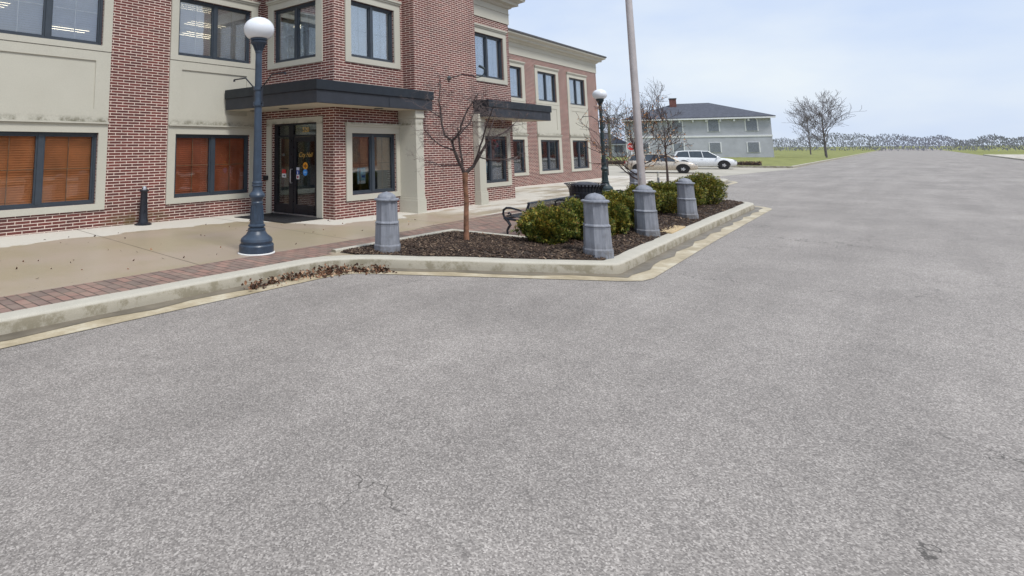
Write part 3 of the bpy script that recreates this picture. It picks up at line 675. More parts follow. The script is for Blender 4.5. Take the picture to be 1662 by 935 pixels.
# bay
trimring(PX(XD), 10.828, 12.543, ZUB, ZUT, 10.593, 12.79, 3.90, 5.73)
window(PX(XD), 10.828, 12.543, ZUB, ZUT, ('vanes_part', 'curtain'), 'muntin2', 'glass')
trimring(PY(YB), 10.922, 12.714, ZUB, ZUT, 10.715, 12.964, 3.90, 5.73)
window(PY(YB), 10.922, 12.714, ZUB, ZUT, ('vanes', 'curtain'), 'muntin2', 'glass')
trimring(PY(YB), 10.922, 12.714, ZLB, ZLT, 10.715, 12.964, 0.385, 2.245)
wl = window(PY(YB), 10.922, 12.714, ZLB, ZLT, ('slats', 'tanblind'), 'muntin', 'glasslow', low=0.66)
trimring(PY(YE), 16.80, 18.823, ZUB, ZUT, 16.60, 19.04, 3.90, 5.73)
window(PY(YE), 16.80, 18.823, ZUB, ZUT, ('vanes', 'curtain'), 'muntin2', 'glass')
trimring(PY(YE), 16.80, 18.823, ZLB, ZLT, 16.60, 19.04, 0.385, 2.245)
we = window(PY(YE), 16.80, 18.823, ZLB, ZLT, None, 'muntin', 'glasslow')
for a_, b_ in wF:
    trimring(PY(YF), a_, b_, ZLB, ZLT, a_ - 0.29, b_ + 0.29, 0.385, 2.245); fn = PY(YF)
    m = MB(); U0, U1 = a_ - 0.29, b_ + 0.29; P0, P1 = a_ + 0.1, b_ - 0.1; e_ = 0.03
    fbox(m, fn, U0, U1, 0, e_, 2.347, 2.60); fbox(m, fn, U0, U1, 0, e_, 3.69, 3.888)
    fbox(m, fn, U0, P0, 0, e_, 2.60, 3.69); fbox(m, fn, P1, U1, 0, e_, 2.60, 3.69); fbox(m, fn, P0, P1, 0, e_ - 0.02, 2.60, 3.69)
    m.build('spandrel_panel', 'stucco', BL)
    trimring(fn, a_, b_, ZUB, ZUT, a_ - 0.29, b_ + 0.29, 3.90, 5.73)
    window(fn, a_, b_, ZLB, ZLT, None, 'muntin', 'glasslow'); window(fn, a_, b_, ZUB, ZUT, ('vanes', 'curtain'), 'muntin2', 'glass')

# cornice: fascia, bead, crown and dark metal roof edge, swept round the eaves
def cornice(path, z0, name='cornice', ext=0.0):
    prof = [(0.0, 0), (-0.03, 0), (-0.03, 0.36), (-0.055, 0.37), (-0.055, 0.385), (-0.03, 0.39), (-0.03, 0.57), (-0.10, 0.60), (-0.14, 0.66), (-0.30, 0.69), (-0.30, 0.78), (-0.34, 0.80), (-0.48, 0.86), (-0.48, 0.93), (0.3, 0.93), (0.3, 0)]
    rings = [offset_path(path, d) for d, _ in prof]; n = len(path); m = MB()
    vs = [(rings[j][i][0], rings[j][i][1], z0 + prof[j][1]) for j in range(len(prof)) for i in range(n)]
    fs = []
    for j in range(len(prof)):
        j2 = (j + 1) % len(prof); fs += [(j * n + i, j * n + i + 1, j2 * n + i + 1, j2 * n + i) for i in range(n - 1)]
    fs += [tuple(j * n for j in range(len(prof))), tuple(j * n + n - 1 for j in reversed(range(len(prof))))]
    m.add(vs, fs); c = m.build(name, 'stucco', BL)
    prof = [(-0.50, 0.934), (-0.53, 0.95), (-0.53, 1.02), (-0.1, 1.10), (0.3, 1.10), (0.3, 0.934)]
    rings = [offset_path(path, d) for d, _ in prof]; m = MB()
    vs = [(rings[j][i][0], rings[j][i][1], z0 + prof[j][1]) for j in range(len(prof)) for i in range(n)]; fs = []
    for j in range(len(prof)):
        j2 = (j + 1) % len(prof); fs += [(j * n + i, j * n + i + 1, j2 * n + i + 1, j2 * n + i) for i in range(n - 1)]
    fs += [tuple(j * n for j in range(len(prof))), tuple(j * n + n - 1 for j in reversed(range(len(prof))))]
    m.add(vs, fs); m.build('roof_edge', 'roofedge', BL)
CZ = 6.13
cornice([(-8.2, YA), (XD, YA), (XD, YB), (XT - 0.001, YB)], CZ)
cornice([(XT2 + 0.001, YE), (XE, YE), (XE, YF)][:2] + [(XE, YF - 0.56)], CZ)
cornice([(XE + 0.02, YF), (XF, YF), (XF, 26)], CZ)
cornice([(XT, 16.2), (XT, YC), (XT2, YC), (XT2, 16.2)], 8.3)

# pilasters beside the tower
def pilaster(x0, x1, y0, y1):
    m = MB(); m.box(x0, x1, y0, y1, 0.36, 2.50); m.box(x0 - 0.03, x1 + 0.03, y0 - 0.03, y1, -0.3, 0.30)
    m.box(x0 - 0.015, x1 + 0.015, y0 - 0.015, y1, 0.30, 0.36); m.box(x0 - 0.03, x1 + 0.03, y0 - 0.03, y1, 2.50, 2.56); m.box(x0 - 0.02, x1 + 0.02, y0 - 0.02, y1, 2.56, 2.735)
    m.build('pilaster', 'stucco', BL, bevel=0.006)
pilaster(12.86, 13.20, 9.60, YB - 0.002); pilaster(16.09, 16.47, 9.60, 9.80)
# canopies
def canopy(poly, zt, seams):
    z1, z2 = zt - 0.235, zt - 0.53
    c = MB(); fn = lambda a_, b_, d: (a_, b_, d)
    inset = [(x + dx, y + dy) for (x, y), (dx, dy) in zip(poly, seams)]
    c.prism(inset, fn, z2, z1); can = c.build('canopy', 'canopy', BL, bevel=0.004)
    k = MB(); k.prism(poly, fn, z1 + 0.001, zt); k.build('canopy_cap', 'canopycap', can, bevel=0.008)
    s_ = MB(); s_.prism([(x + 2 * dx, y + 2 * dy) for (x, y), (dx, dy) in zip(poly, seams)], fn, z2 - 0.006, z2 - 0.002); s_.build('soffit', 'soffit', can)
    return can, z2
i_ = 0.035
c1, z2 = canopy([(9.02, YA - 0.047), (9.02, 9.47), (13.56, 9.47), (13.56, YC - 0.002), (XT - 0.002, YC - 0.002), (XT - 0.002, YB - 0.002), (XD - 0.002, YB - 0.002), (XD - 0.002, YA - 0.047)], 3.25,
            [(i_, 0), (i_, i_), (-i_, i_), (-i_, 0), (0, 0), (0, 0), (0, 0), (0, 0)])
for x, y in ((9.69, 11.38), (11.55, 9.80), (9.69, 12.6)):
    q = MB(); q.lathe([(0.10, z2 - 0.02), (0.12, z2 - 0.02), (0.12, z2 - 0.007), (0.10, z2 - 0.007)], (x, y, 0), 20); q.build('downlight', 'black', c1)
for x in (11.62,):
    q = MB(); q.box(x, x + 0.012, 9.47 + i_ - 0.006, 9.47 + i_ - 0.0005, z2, z2 + 0.29); q.build('seam', 'canopycap', c1)
c2, z22 = canopy([(16.15, YC - 0.002), (16.15, 9.24), (20.62, 9.24), (20.62, YF - 0.04), (XE + 0.002, YF - 0.04), (XE + 0.002, YE - 0.002), (XT2 + 0.002, YE - 0.002), (XT2 + 0.002, YC - 0.002)], 3.175,
            [(i_, 0), (i_, i_), (-i_, i_), (-i_, 0), (0, 0), (0, 0), (0, 0), (0, 0)])
for x in (18.1,):
    q = MB(); q.box(x, x + 0.012, 9.24 + i_ - 0.006, 9.24 + i_ - 0.0005, z22, z22 + 0.29); q.build('seam', 'canopycap', c2)
# gooseneck light on the tower wall
q = MB(); q.tube([(14.82, 9.79, 3.77), (14.82, 9.6, 3.79), (14.82, 9.33, 3.84), (14.82, 9.0, 3.77), (14.82, 8.82, 3.70), (14.82, 8.66, 3.72), (14.82, 8.58, 3.82), (14.82, 8.575, 3.91)], 0.014, 8)
gl = q.build('wall_light', 'lampdark', BL, smooth=True)
q = MB(); q.lathe([(0.035, -0.03), (0.075, -0.02), (0.08, 0.0), (0.05, 0.035), (0.02, 0.06)], (0, 0, 0), 16); q.v = [(14.82 + a_, YC - 0.003 - c_ - 0.03, 3.77 + b_) for a_, b_, c_ in q.v]; q.build('mount', 'lampdark', gl, smooth=True)
q = MB(); q.tube([(14.82, 8.56, 3.91), (14.82, 8.62, 3.965), (14.82, 8.74, 4.03)], [0.02, 0.034, 0.04], 12); q.build('lamp_head', 'lampdark', gl, smooth=True)
# card reader beside the door
q = MB(); q.box(XD - 0.10, XD - 0.001, 12.70, 12.86, 0.85, 0.97); q.build('intercom_box', 'black', BL, bevel=0.01)

# entrance door
fn = PX(XD)
m = MB(); fbox(m, fn, 12.59, 12.80, 0, 0.04, -0.3, 2.50); fbox(m, fn, 10.593, 10.793, 0, 0.04, -0.3, 2.50); fbox(m, fn, 10.793, 12.59, 0, 0.04, 2.362, 2.50)
m.build('door_surround', 'stucco', BL)
D0, D1 = -0.16, -0.08
m = MB(); fbox(m, fn, 12.465, 12.590, D0, D1, -0.018, 2.36); fbox(m, fn, 10.795, 10.930, D0, D1, -0.018, 2.36); fbox(m, fn, 10.930, 12.465, D0, D1, 2.32, 2.36)
fbox(m, fn, 11.815, 11.985, D0, D1, -0.018, 2.32); fbox(m, fn, 11.985, 12.465, D0, D1, 2.0, 2.05); fbox(m, fn, 10.930, 11.815, D0, D1, 2.005, 2.055); fbox(m, fn, 11.985, 12.465, D0, D1, -0.018, 0.24)
dr = m.build('entrance_door', 'black', BL)
m = MB(); fbox(m, fn, 11.985, 12.465, -0.125, -0.12, 0.24, 2.0); m.build('sidelight_glass', glass_mat('sidelight_glass', (0.97, 0.98, 0.92), 0.012, 0.8), dr)
m = MB(); fbox(m, fn, 11.985, 12.465, -0.125, -0.12, 2.05, 2.32); fbox(m, fn, 10.930, 11.815, -0.125, -0.12, 2.055, 2.32); m.build('transom_glass', 'glassdoor', dr)
m = MB(); d0, d1 = -0.15, -0.092
fbox(m, fn, 11.715, 11.810, d0, d1, 0.0, 2.0); fbox(m, fn, 10.935, 11.00, d0, d1, 0.0, 2.0); fbox(m, fn, 11.015, 11.715, d0, d1, 0.0, 0.24); fbox(m, fn, 11.015, 11.715, d0, d1, 1.88, 2.0)
lf = m.build('door_leaf', 'black', dr)
m = MB(); fbox(m, fn, 11.015, 11.715, -0.125, -0.12, 0.24, 1.88); m.build('door_glass', 'glassdoor', dr)
m = MB(); m.tube([(XD + 0.09, 11.855, 1.155), (XD + 0.03, 11.855, 1.155), (XD + 0.02, 11.855, 1.13), (XD + 0.02, 11.855, 0.83), (XD + 0.03, 11.855, 0.80), (XD + 0.09, 11.855, 0.80)], 0.014, 8); m.build('handle', 'silver', dr, smooth=True)
m = MB(); fbox(m, fn, 10.800, 12.585, -0.20, -0.02, -0.022, 0.004); m.build('threshold', 'silver', dr)
def disc(name, y, z, r, mat, x=XD + 0.108, parent=dr, n=24, y2=1.0):
    m = MB(); m.v = [(x, y + r * y2 * math.cos(2 * PI * k / n), z + r * math.sin(2 * PI * k / n)) for k in range(n)] + [(x + 0.003, y + r * y2 * math.cos(2 * PI * k / n), z + r * math.sin(2 * PI * k / n)) for k in range(n)]
    m.f = [tuple(range(n)), tuple(range(2 * n - 1, n - 1, -1))] + [(k, (k + 1) % n, n + (k + 1) % n, n + k) for k in range(n)]
    return m.build(name, mat, parent)
def card(name, y0, y1, z0, z1, mat, x=XD + 0.108, t=0.003, parent=dr):
    m = MB(); m.box(x, x + t, y0, y1, z0, z1); return m.build(name, mat, parent)
disc('sticker', 11.370, 1.247, 0.092, 'orange'); 
m = MB(); m.box(XD + 0.105, XD + 0.1075, 11.305, 11.435, 1.225, 1.265); m.box(XD + 0.105, XD + 0.1075, 11.350, 11.390, 1.19, 1.30); m.build('sticker_emblem', plain('brown_ink', (0.25, 0.09, 0.02), 0.6), dr)
disc('sticker', 11.375, 1.08, 0.085, 'blue')
m = MB(); m.box(XD + 0.105, XD + 0.1075, 11.325, 11.425, 1.06, 1.10); m.build('sticker_emblem', plain('pale_ink', (0.25, 0.5, 0.85), 0.6), dr)
card('sticker', 11.600, 11.715, 1.13, 1.205, plain('grey_white_label', (0.55, 0.56, 0.65), 0.5)); card('sticker', 11.600, 11.715, 1.02, 1.126, 'bluedark'); card('sticker', 11.600, 11.715, 0.90, 1.016, 'white')
disc('sticker_emblem', 11.665, 1.082, 0.016, 'white', x=XD + 0.105); m = MB(); m.box(XD + 0.105, XD + 0.1075, 11.650, 11.680, 1.035, 1.07); m.build('sticker_emblem', 'white', dr)
disc('sticker_emblem', 11.660, 0.955, 0.035, plain('dull_red_ink', (0.3, 0.03, 0.08), 0.5), x=XD + 0.105)
card('sticker', 12.145, 12.295, 1.035, 1.14, 'red'); card('sticker', 12.135, 12.295, 0.93, 1.03, 'white')
m = MB(); m.box(XD + 0.105, XD + 0.1075, 12.165, 12.215, 0.955, 1.005); m.box(XD + 0.105, XD + 0.1075, 12.230, 12.265, 0.96, 1.0); m.box(XD + 0.105, XD + 0.1075, 12.195, 12.245, 1.06, 1.08); m.build('sticker_emblem', plain('dark_ink', (0.05, 0.05, 0.06), 0.5), dr)
card('sticker', 12.180, 12.280, 1.50, 1.57, plain('grey_ink', (0.08, 0.085, 0.08), 0.5))
def text(body, size, loc, mat, parent, name='lettering', ax=(0, -1, 0), nrm=(-1, 0, 0), shear=0.0, off=0.0, sx=1.0, ext=0.001):
    cu = bpy.data.curves.new('t', 'FONT'); cu.body = body; cu.size = size; cu.extrude = ext; cu.shear = shear; cu.offset = off; cu.align_x = 'CENTER'; cu.align_y = 'CENTER'
    to = bpy.data.objects.new('t', cu); COL.objects.link(to)
    bpy.context.view_layer.update(); dg = bpy.context.evaluated_depsgraph_get()
    me = bpy.data.meshes.new_from_object(to.evaluated_get(dg)); bpy.data.objects.remove(to)
    X, Z_ = Vector(ax), Vector((0, 0, 1)); Nn = Vector(nrm); offv = OFF[parent.as_pointer()][0]
    for v in me.vertices: v.co = Vector(loc) + X * v.co.x * sx + Z_ * v.co.y + Nn * v.co.z - offv
    me.materials.clear(); me.materials.append(MT[mat]); o = bpy.data.objects.new(name, me); COL.objects.link(o); o.parent = parent
    return o
text('City Hall', 0.17, (XD + 0.106, 11.365, 1.53), 'gold', dr, shear=0.35, off=-0.001, sx=0.86)
text('520', 0.18, (XD + 0.106, 11.350, 2.18), 'gold', dr, off=-0.001, sx=0.95)
# posters and things behind other windows
q = MB(); q.box(11.29, 11.60, YB + 0.125, YB + 0.128, 0.775, 1.19); po = q.build('poster', 'paleblue', wl)
q = MB(); q.box(11.30, 11.59, YB + 0.1225, YB + 0.1245, 0.785, 0.86); q.build('poster_footer', 'white', po)
q = MB(); q.box(11.45, 11.58, YB + 0.1225, YB + 0.1245, 0.93, 1.0); q.box(11.34, 11.42, YB + 0.1225, YB + 0.1245, 1.08, 1.15); q.build('poster_print', 'bluedark', po)
q = MB(); q.box(16.92, 17.68, YE + 0.125, YE + 0.128, 0.86, 1.25); q.build('poster', plain('sky_blue_poster', (0.12, 0.42, 0.62), 0.6, var=0.4, scale=6), we)
q = MB(); q.box(17.98, 18.6, YE + 0.21, YE + 0.215, 0.60, 1.75); q.build('poster', plain('grey_sheet', (0.22, 0.23, 0.25), 0.6, var=0.3), we)
q = MB(); q.tube([(17.98, YE + 0.17, 1.80), (18.15, YE + 0.17, 1.98), (18.35, YE + 0.17, 1.92), (18.55, YE + 0.17, 1.74), (18.40, YE + 0.17, 1.70)], 0.03, 6); q.build('window_sign', emit('dull_red_tube', (0.45, 0.02, 0.03), 0.35), we)

# ------------------------------------------------------------ the building across the street, seen only in the glass
OB = thing('facing_building', 'brick shop row across the street with tall windows', 'building', (8, -20, 0))
m = MB(); m.box(-32, 120, -30, -19, -0.6, 6.2); m.build('wall', plain('facing_brick', (0.30, 0.10, 0.07), 0.85, var=0.2, scale=2), OB)
for i in range(24):
    m = MB(); m.box(-20 + i * 6, -16.6 + i * 6, -18.99, -18.9, 0.5, 2.7); m.build('window', 'carglass', OB)
    m = MB(); m.box(-19.4 + i * 6, -17.2 + i * 6, -18.99, -18.9, 3.9, 5.4); m.build('window', 'carglass', OB)
sheet('far_pavement', [(-120, -19), (150, -19), (150, -9.7), (-120, -9.7)], 0.0, 'walk')
tag(sweep('far_kerb', [(-120, -9.7), (0, -9.7), (60, -9.7), (150, -9.7)], [(0, -0.3), (0, 0.01), (0.2, 0.01), (0.2, -0.3)], 'kerb'), kind='structure')

# ------------------------------------------------------------ street lamps
def globe_mat():
    k = NB('opal_glass'); k.set(col=(0.74, 0.77, 0.82), rough=0.22); k.b.inputs['Subsurface Weight'].default_value = 0.0; return k.m
MT['globe'] = globe_mat()
def lamp(loc, label, scale=1.0, mat='lamp', rz=0.0, group='street lamps with white globes'):
    t = thing('street_lamp', label, 'street lamp', loc, rz, group)
    prof = [(0.277, 0.0), (0.277, 0.02), (0.283, 0.03), (0.283, 0.13), (0.27, 0.15), (0.25, 0.155), (0.252, 0.17), (0.262, 0.2), (0.252, 0.235), (0.22, 0.265), (0.18, 0.295), (0.158, 0.325), (0.142, 0.355), (0.146, 0.375), (0.143, 0.395), (0.120, 0.405), (0.120, 0.415), (0.140, 0.428), (0.139, 0.45), (0.116, 0.465), (0.118, 0.48), (0.106, 0.53), (0.090, 0.765), (0.100, 0.79), (0.100, 0.81), (0.090, 0.825), (0.104, 0.865), (0.130, 0.90), (0.132, 0.93), (0.112, 0.965), (0.09, 0.985), (0.078, 1.02), (0.080, 1.06), (0.091, 1.075), (0.091, 1.09), (0.080, 1.10), (0.087, 1.12), (0.087, 1.135), (0.073, 1.15), (0.055, 3.30), (0.062, 3.305), (0.062, 3.33), (0.056, 3.34), (0.068, 3.39), (0.095, 3.44), (0.130, 3.465), (0.142, 3.48), (0.142, 3.495), (0.125, 3.50), (0.125, 3.51), (0.146, 3.52), (0.146, 3.55), (0.13, 3.565), (0.05, 3.57)]
    p = MB(); p.lathe(prof, (0, 0, 0), 32)
    # flutes on the lower shaft
    for k in range(12):
        a_ = 2 * PI * k / 12; r0, r1 = 0.107, 0.092
        p.tube([((r0) * math.cos(a_), r0 * math.sin(a_), 0.53), (r1 * math.cos(a_), r1 * math.sin(a_), 0.76)], 0.011, 5)
        p.tube([(0.060 * math.cos(a_), 0.060 * math.sin(a_), 3.34), (0.10 * math.cos(a_), 0.10 * math.sin(a_), 3.44), (0.128 * math.cos(a_), 0.128 * math.sin(a_), 3.465)], 0.008, 4)
    p.build('post', mat, t, smooth=True, angle=28, world=False)
    q = MB(); n_ = 24; pr = []
    for i in range(19):
        th = -0.855 + (PI / 2 + 0.855) * i / 18; pr.append((max(0.002, 0.262 * math.cos(th)), 3.713 + 0.211 * math.sin(th)))
    q.lathe(pr, (0, 0, 0), 40); q.build('globe', 'globe', t, smooth=True, angle=80, world=False)
    for s_ in (-1, 1):
        q = MB(); q.tube([(0, s_ * 0.06, 2.70), (0, s_ * 0.12, 2.72), (0, s_ * 0.36, 2.905), (0, s_ * 0.69, 2.905)], 0.012, 6); q.tube([(0, s_ * 0.69, 2.905), (0, s_ * 0.69, 2.87)], 0.02, 6)
        q.tube([(0, s_ * 0.105, 2.70), (0, s_ * 0.105, 2.42)], 0.013, 6); q.tube([(0, s_ * 0.05, 2.44), (0, s_ * 0.115, 2.44)], 0.014, 6)
        q.build('banner_arm', 'castblack', t, smooth=True, world=False)
    q = MB(); q.lathe([(0.078, 2.40), (0.084, 2.40), (0.084, 2.47), (0.078, 2.47)], (0, 0, 0), 20); q.lathe([(0.072, 2.67), (0.079, 2.67), (0.079, 2.73), (0.072, 2.73)], (0, 0, 0), 20); q.build('clamp', mat, t, world=False)
    q = MB(); q.lathe([(0.30, 0.0), (0.303, 0.012), (0.28, 0.022)], (0, 0, 0), 32); q.build('base_ring', 'ring', t, world=False)
    t.scale = (scale,) * 3
    return t
lamp((6.118, 7.85, g(6.118)), 'blue grey lamp post with white globe and white ring at its foot, nearest the entrance')
lamp((23.45, 8.53, g(23.45)), 'dark green lamp post with white globe standing behind the slatted litter bin', 1.03, 'lampdark')

# ------------------------------------------------------------ bollards
def bollard(loc, label, rz):
    t = thing('bollard', label, 'bollard', loc, rz, 'octagonal grey bollards round the planting bed')
    q = MB(); q.lathe([(0.226, -0.05), (0.226, 0.125), (0.219, 0.14), (0.212, 0.148), (0.200, 0.44), (0.204, 0.448), (0.204, 0.455)], n=8)
    q.build('base', 'bollard', t, bevel=0.006, world=False)
    q = MB(); q.lathe([(0.186, 0.455), (0.186, 0.463), (0.203, 0.468), (0.205, 0.485), (0.195, 0.50), (0.184, 0.51), (0.178, 0.83)], n=8)
    b = q.build('shaft', 'bollard', t, bevel=0.005, world=False)
    r = MB()
    for k in range(8):
        for j in range(-3, 4):
            a_ = 2 * PI * (k + 0.5) / 8; rr = 0.182 * math.cos(PI / 8); nx, ny = math.cos(a_), math.sin(a_); tx, ty = -ny, nx
            o_ = j * 0.017
            r.tube([(nx * (rr - 0.004) + tx * o_, ny * (rr - 0.004) + ty * o_, 0.60), (nx * (rr - 0.0045) + tx * o_, ny * (rr - 0.0045) + ty * o_, 0.825)], 0.005, 4)
    r.build('flute', 'bollard', b, world=False)
    q = MB(); q.lathe([(0.178, 0.83), (0.205, 0.835), (0.210, 0.845), (0.208, 0.86), (0.196, 0.868), (0.165, 0.872)], n=16, ph=PI / 16)
    pr = [(0.155, 0.872)] + [(0.155 * math.cos(a_), 0.872 + 0.098 * math.sin(a_)) for a_ in [i * PI / 2 / 8 for i in range(1, 8)]] + [(0.018, 0.969), (0.014, 0.976), (0.004, 0.979)]
    q.lathe(pr, n=24); q.build('cap', 'bollard', t, smooth=True, world=False)
    return t
PH = math.radians(10)
B = [((7.574, 6.283), 'grey octagonal bollard left of the bare tree beside the kerb bend'),
     ((9.426, 3.603), 'grey octagonal bollard at the front corner of the bed before the shrubs'),
     ((12.309, 3.757), 'grey octagonal bollard in front of the flagpole'),
     ((15.96, 3.937), 'grey octagonal bollard at the right edge beyond the sandy concrete pad'),
     ((22.7, 7.2), 'grey bollard farthest away, left of the flagpole behind the second bench')]
b0 = bollard((B[0][0][0], B[0][0][1], g(B[0][0][0])), B[0][1], PH)
for (x, y), lab in B[1:]:
    c = copy_tree(b0); c.location = (x, y, g(x)); c['label'] = lab; c.rotation_euler[2] = PH + rnd.uniform(-0.03, 0.03)

# ------------------------------------------------------------ flagpole
t = thing('flagpole', 'tall brushed metal flagpole rising behind the bollard out of the shrubs', 'flagpole', (14.65, 4.504, g(14.65)))
q = MB(); q.tube([(0, 0, 0.0), (0, 0, 0.9), (0, 0, 4), (0, 0, 8.6)], [0.084, 0.083, 0.080, 0.060], 28); q.build('pole', 'pole', t, smooth=True, world=False)
q = MB(); q.lathe([(0.15, 0.0), (0.15, 0.03), (0.12, 0.07), (0.095, 0.10), (0.09, 0.12)], n=24); q.build('base_collar', 'pole', t, smooth=True, world=False)
q = MB(); q.lathe([(0.01, 8.58), (0.06, 8.62), (0.085, 8.68), (0.06, 8.74), (0.01, 8.77)], n=20); q.build('finial', 'gold', t, smooth=True, world=False)
q = MB(); q.box(-0.105, -0.078, -0.02, 0.02, 1.00, 1.13); q.box(-0.13, -0.105, -0.008, 0.008, 0.97, 1.16); q.build('cleat', 'silver', t, world=False)

# ------------------------------------------------------------ ash urn, door mat
t = thing('ash_urn', 'black cast metal smokers urn with silver top by the brick wall', 'ash urn', (6.72, 12.80, g(6.72)))
q = MB(); q.lathe([(0.19, 0.0), (0.19, 0.02), (0.16, 0.035), (0.115, 0.055), (0.108, 0.10), (0.095, 0.14), (0.088, 0.35), (0.074, 0.72), (0.078, 0.735), (0.098, 0.75), (0.105, 0.77), (0.10, 0.785), (0.05, 0.79)], n=28); q.build('body', 'castblack', t, smooth=True, world=False)
q = MB(); q.lathe([(0.058, 0.788), (0.056, 0.83), (0.045, 0.86), (0.02, 0.872)], n=16); cp = q.build('top', 'silver', t, smooth=True, world=False)
q = MB(); q.tube([(-0.062, -0.02, 0.825), (-0.04, -0.01, 0.825)], 0.016, 10); q.build('opening', 'black', cp, world=False)
t = thing('door_mat', 'black rectangular rubber mat in front of the glass entrance door', 'mat', (9.7, 11.45, g(9.7)))
q = MB(); q.box(-0.68, 0.56, -0.92, 1.05, 0.003, 0.016); q.build('mat', 'rubber', t, bevel=0.004, world=False)
q = MB(); 
for k in range(17): q.box(-0.62, 0.50, -0.84 + k * 0.113, -0.80 + k * 0.113, 0.016, 0.020)
q.build('rib', plain('mat_rib', (0.018, 0.018, 0.022), 0.8), t, world=False)

# ------------------------------------------------------------ benches and bin
def bench(loc, label, L_=2.35, rz=0.0):
    t = thing('bench', label, 'bench', loc, rz, 'black metal strap benches on the patio')
    # local x along the bench, y = 0 front edge (towards the building is -y here after rz = PI)
    prof = [(0.00, 0.30), (-0.01, 0.36), (0.03, 0.385), (0.12, 0.375), (0.30, 0.345), (0.38, 0.355), (0.43, 0.43), (0.50, 0.60), (0.515, 0.635), (0.50, 0.66), (0.47, 0.655)]
    s_ = MB(); n = int(L_ / 0.055)
    for i in range(n + 1):
        x = -L_ / 2 + 0.03 + (L_ - 0.06) * i / n
        for (y0, z0), (y1, z1) in zip(prof[:-1], prof[1:]):
            dy, dz = y1 - y0, z1 - z0; l_ = math.hypot(dy, dz); nx, nz = -dz / l_ * 0.004, dy / l_ * 0.004
            s_.add([(x - 0.017, y0, z0), (x + 0.017, y0, z0), (x + 0.017, y1, z1), (x - 0.017, y1, z1), (x - 0.017, y0 + nx, z0 + nz), (x + 0.017, y0 + nx, z0 + nz), (x + 0.017, y1 + nx, z1 + nz), (x - 0.017, y1 + nx, z1 + nz)],
                   [(3, 2, 1, 0), (4, 5, 6, 7), (0, 1, 5, 4), (1, 2, 6, 5), (2, 3, 7, 6), (3, 0, 4, 7)])
    s_.build('seat_and_back', 'castblack', t, world=False)
    r = MB(); r.tube([(-L_ / 2, 0.49, 0.645), (L_ / 2, 0.49, 0.645)], 0.017, 8); r.tube([(-L_ / 2, 0.0, 0.325), (L_ / 2, 0.0, 0.325)], 0.014, 8); r.tube([(-L_ / 2, 0.39, 0.345), (L_ / 2, 0.39, 0.345)], 0.014, 8)
    r.build('rail', 'castblack', t, smooth=True, world=False)
    for sx in (-1, 1):
        x = sx * (L_ / 2 + 0.012); e_ = MB()
        e_.tube([(x, 0.035, 0.012), (x, 0.03, 0.10), (x, 0.07, 0.17), (x, 0.10, 0.20), (x, 0.05, 0.28), (x, -0.02, 0.335)], [0.02, 0.022, 0.026, 0.028, 0.03, 0.026], 8)     # front leg
        e_.tube([(x, 0.47, 0.012), (x, 0.44, 0.12), (x, 0.36, 0.22), (x, 0.30, 0.26), (x, 0.36, 0.33), (x, 0.43, 0.43), (x, 0.50, 0.62), (x, 0.49, 0.66)], [0.02, 0.022, 0.026, 0.028, 0.028, 0.024, 0.022, 0.02], 8)  # rear leg and back post
        e_.tube([(x, -0.03, 0.335), (x, 0.10, 0.32), (x, 0.30, 0.30), (x, 0.36, 0.33)], 0.024, 8)
        e_.box(x - 0.03, x + 0.03, -0.03, 0.10, 0.0, 0.016); e_.box(x - 0.03, x + 0.03, 0.42, 0.54, 0.0, 0.016)
        e_.build('bench_end', 'castblack', t, smooth=True, world=False)
        a_ = MB(); a_.tube([(x, -0.02, 0.345), (x, -0.045, 0.41), (x, -0.03, 0.49), (x, 0.03, 0.53), (x, 0.12, 0.535), (x, 0.30, 0.505), (x, 0.44, 0.46)], [0.02, 0.021, 0.022, 0.022, 0.02, 0.018, 0.016], 8)
        a_.tube([(x, 0.06, 0.42), (x, 0.09, 0.44), (x, 0.12, 0.42), (x, 0.11, 0.39)], 0.018, 8)
        a_.build('armrest', 'castblack', t, smooth=True, world=False)
    return t
bench((11.86, 5.84, g(11.8)), 'black metal strap bench whose curled armrest shows left of the first shrub', 2.35, PI)
bench((18.55, 6.05, g(18.5)), 'black metal bench farther back between litter bin and flagpole', 2.35, PI)
t = thing('litter_bin', 'black slatted round litter bin with flared rim and domed lid', 'litter bin', (13.55, 5.33 + 0.05, g(13.5)))
q = MB(); n = 34
for k in range(n):
    a_ = 2 * PI * k / n; c, s_ = math.cos(a_), math.sin(a_); pr = [(0.345, 0.06), (0.345, 0.70), (0.365, 0.79), (0.41, 0.86), (0.445, 0.885)]
    for (r0, z0), (r1, z1) in zip(pr[:-1], pr[1:]):
        w_ = 0.017; px2, py2 = -s_ * w_, c * w_
        A_ = [(r0 * c - px2, r0 * s_ - py2, z0), (r0 * c + px2, r0 * s_ + py2, z0), (r1 * c + px2, r1 * s_ + py2, z1), (r1 * c - px2, r1 * s_ - py2, z1)]
        Bv = [(x - 0.005 * c, y - 0.005 * s_, z - 0.002) for x, y, z in A_]
        q.add(A_ + Bv, [(0, 1, 2, 3), (7, 6, 5, 4), (0, 1, 5, 4), (1, 2, 6, 5), (2, 3, 7, 6), (3, 0, 4, 7)])
q.build('slat', 'castblack', t, world=False)
q = MB()
for z, r, w_ in ((0.08, 0.348, 0.012), (0.36, 0.348, 0.008), (0.70, 0.348, 0.010), (0.888, 0.445, 0.011)):
    q.tube([(r * math.cos(2 * PI * k / 36), r * math.sin(2 * PI * k / 36), z) for k in range(37)], w_, 6, caps=False)
q.build('hoop', 'castblack', t, smooth=True, world=False)
q = MB(); q.lathe([(0.30, 0.05), (0.31, 0.05), (0.31, 0.84), (0.30, 0.84)], n=28); q.build('liner', plain('bin_liner', (0.02, 0.021, 0.025), 0.5), t, smooth=True, world=False)
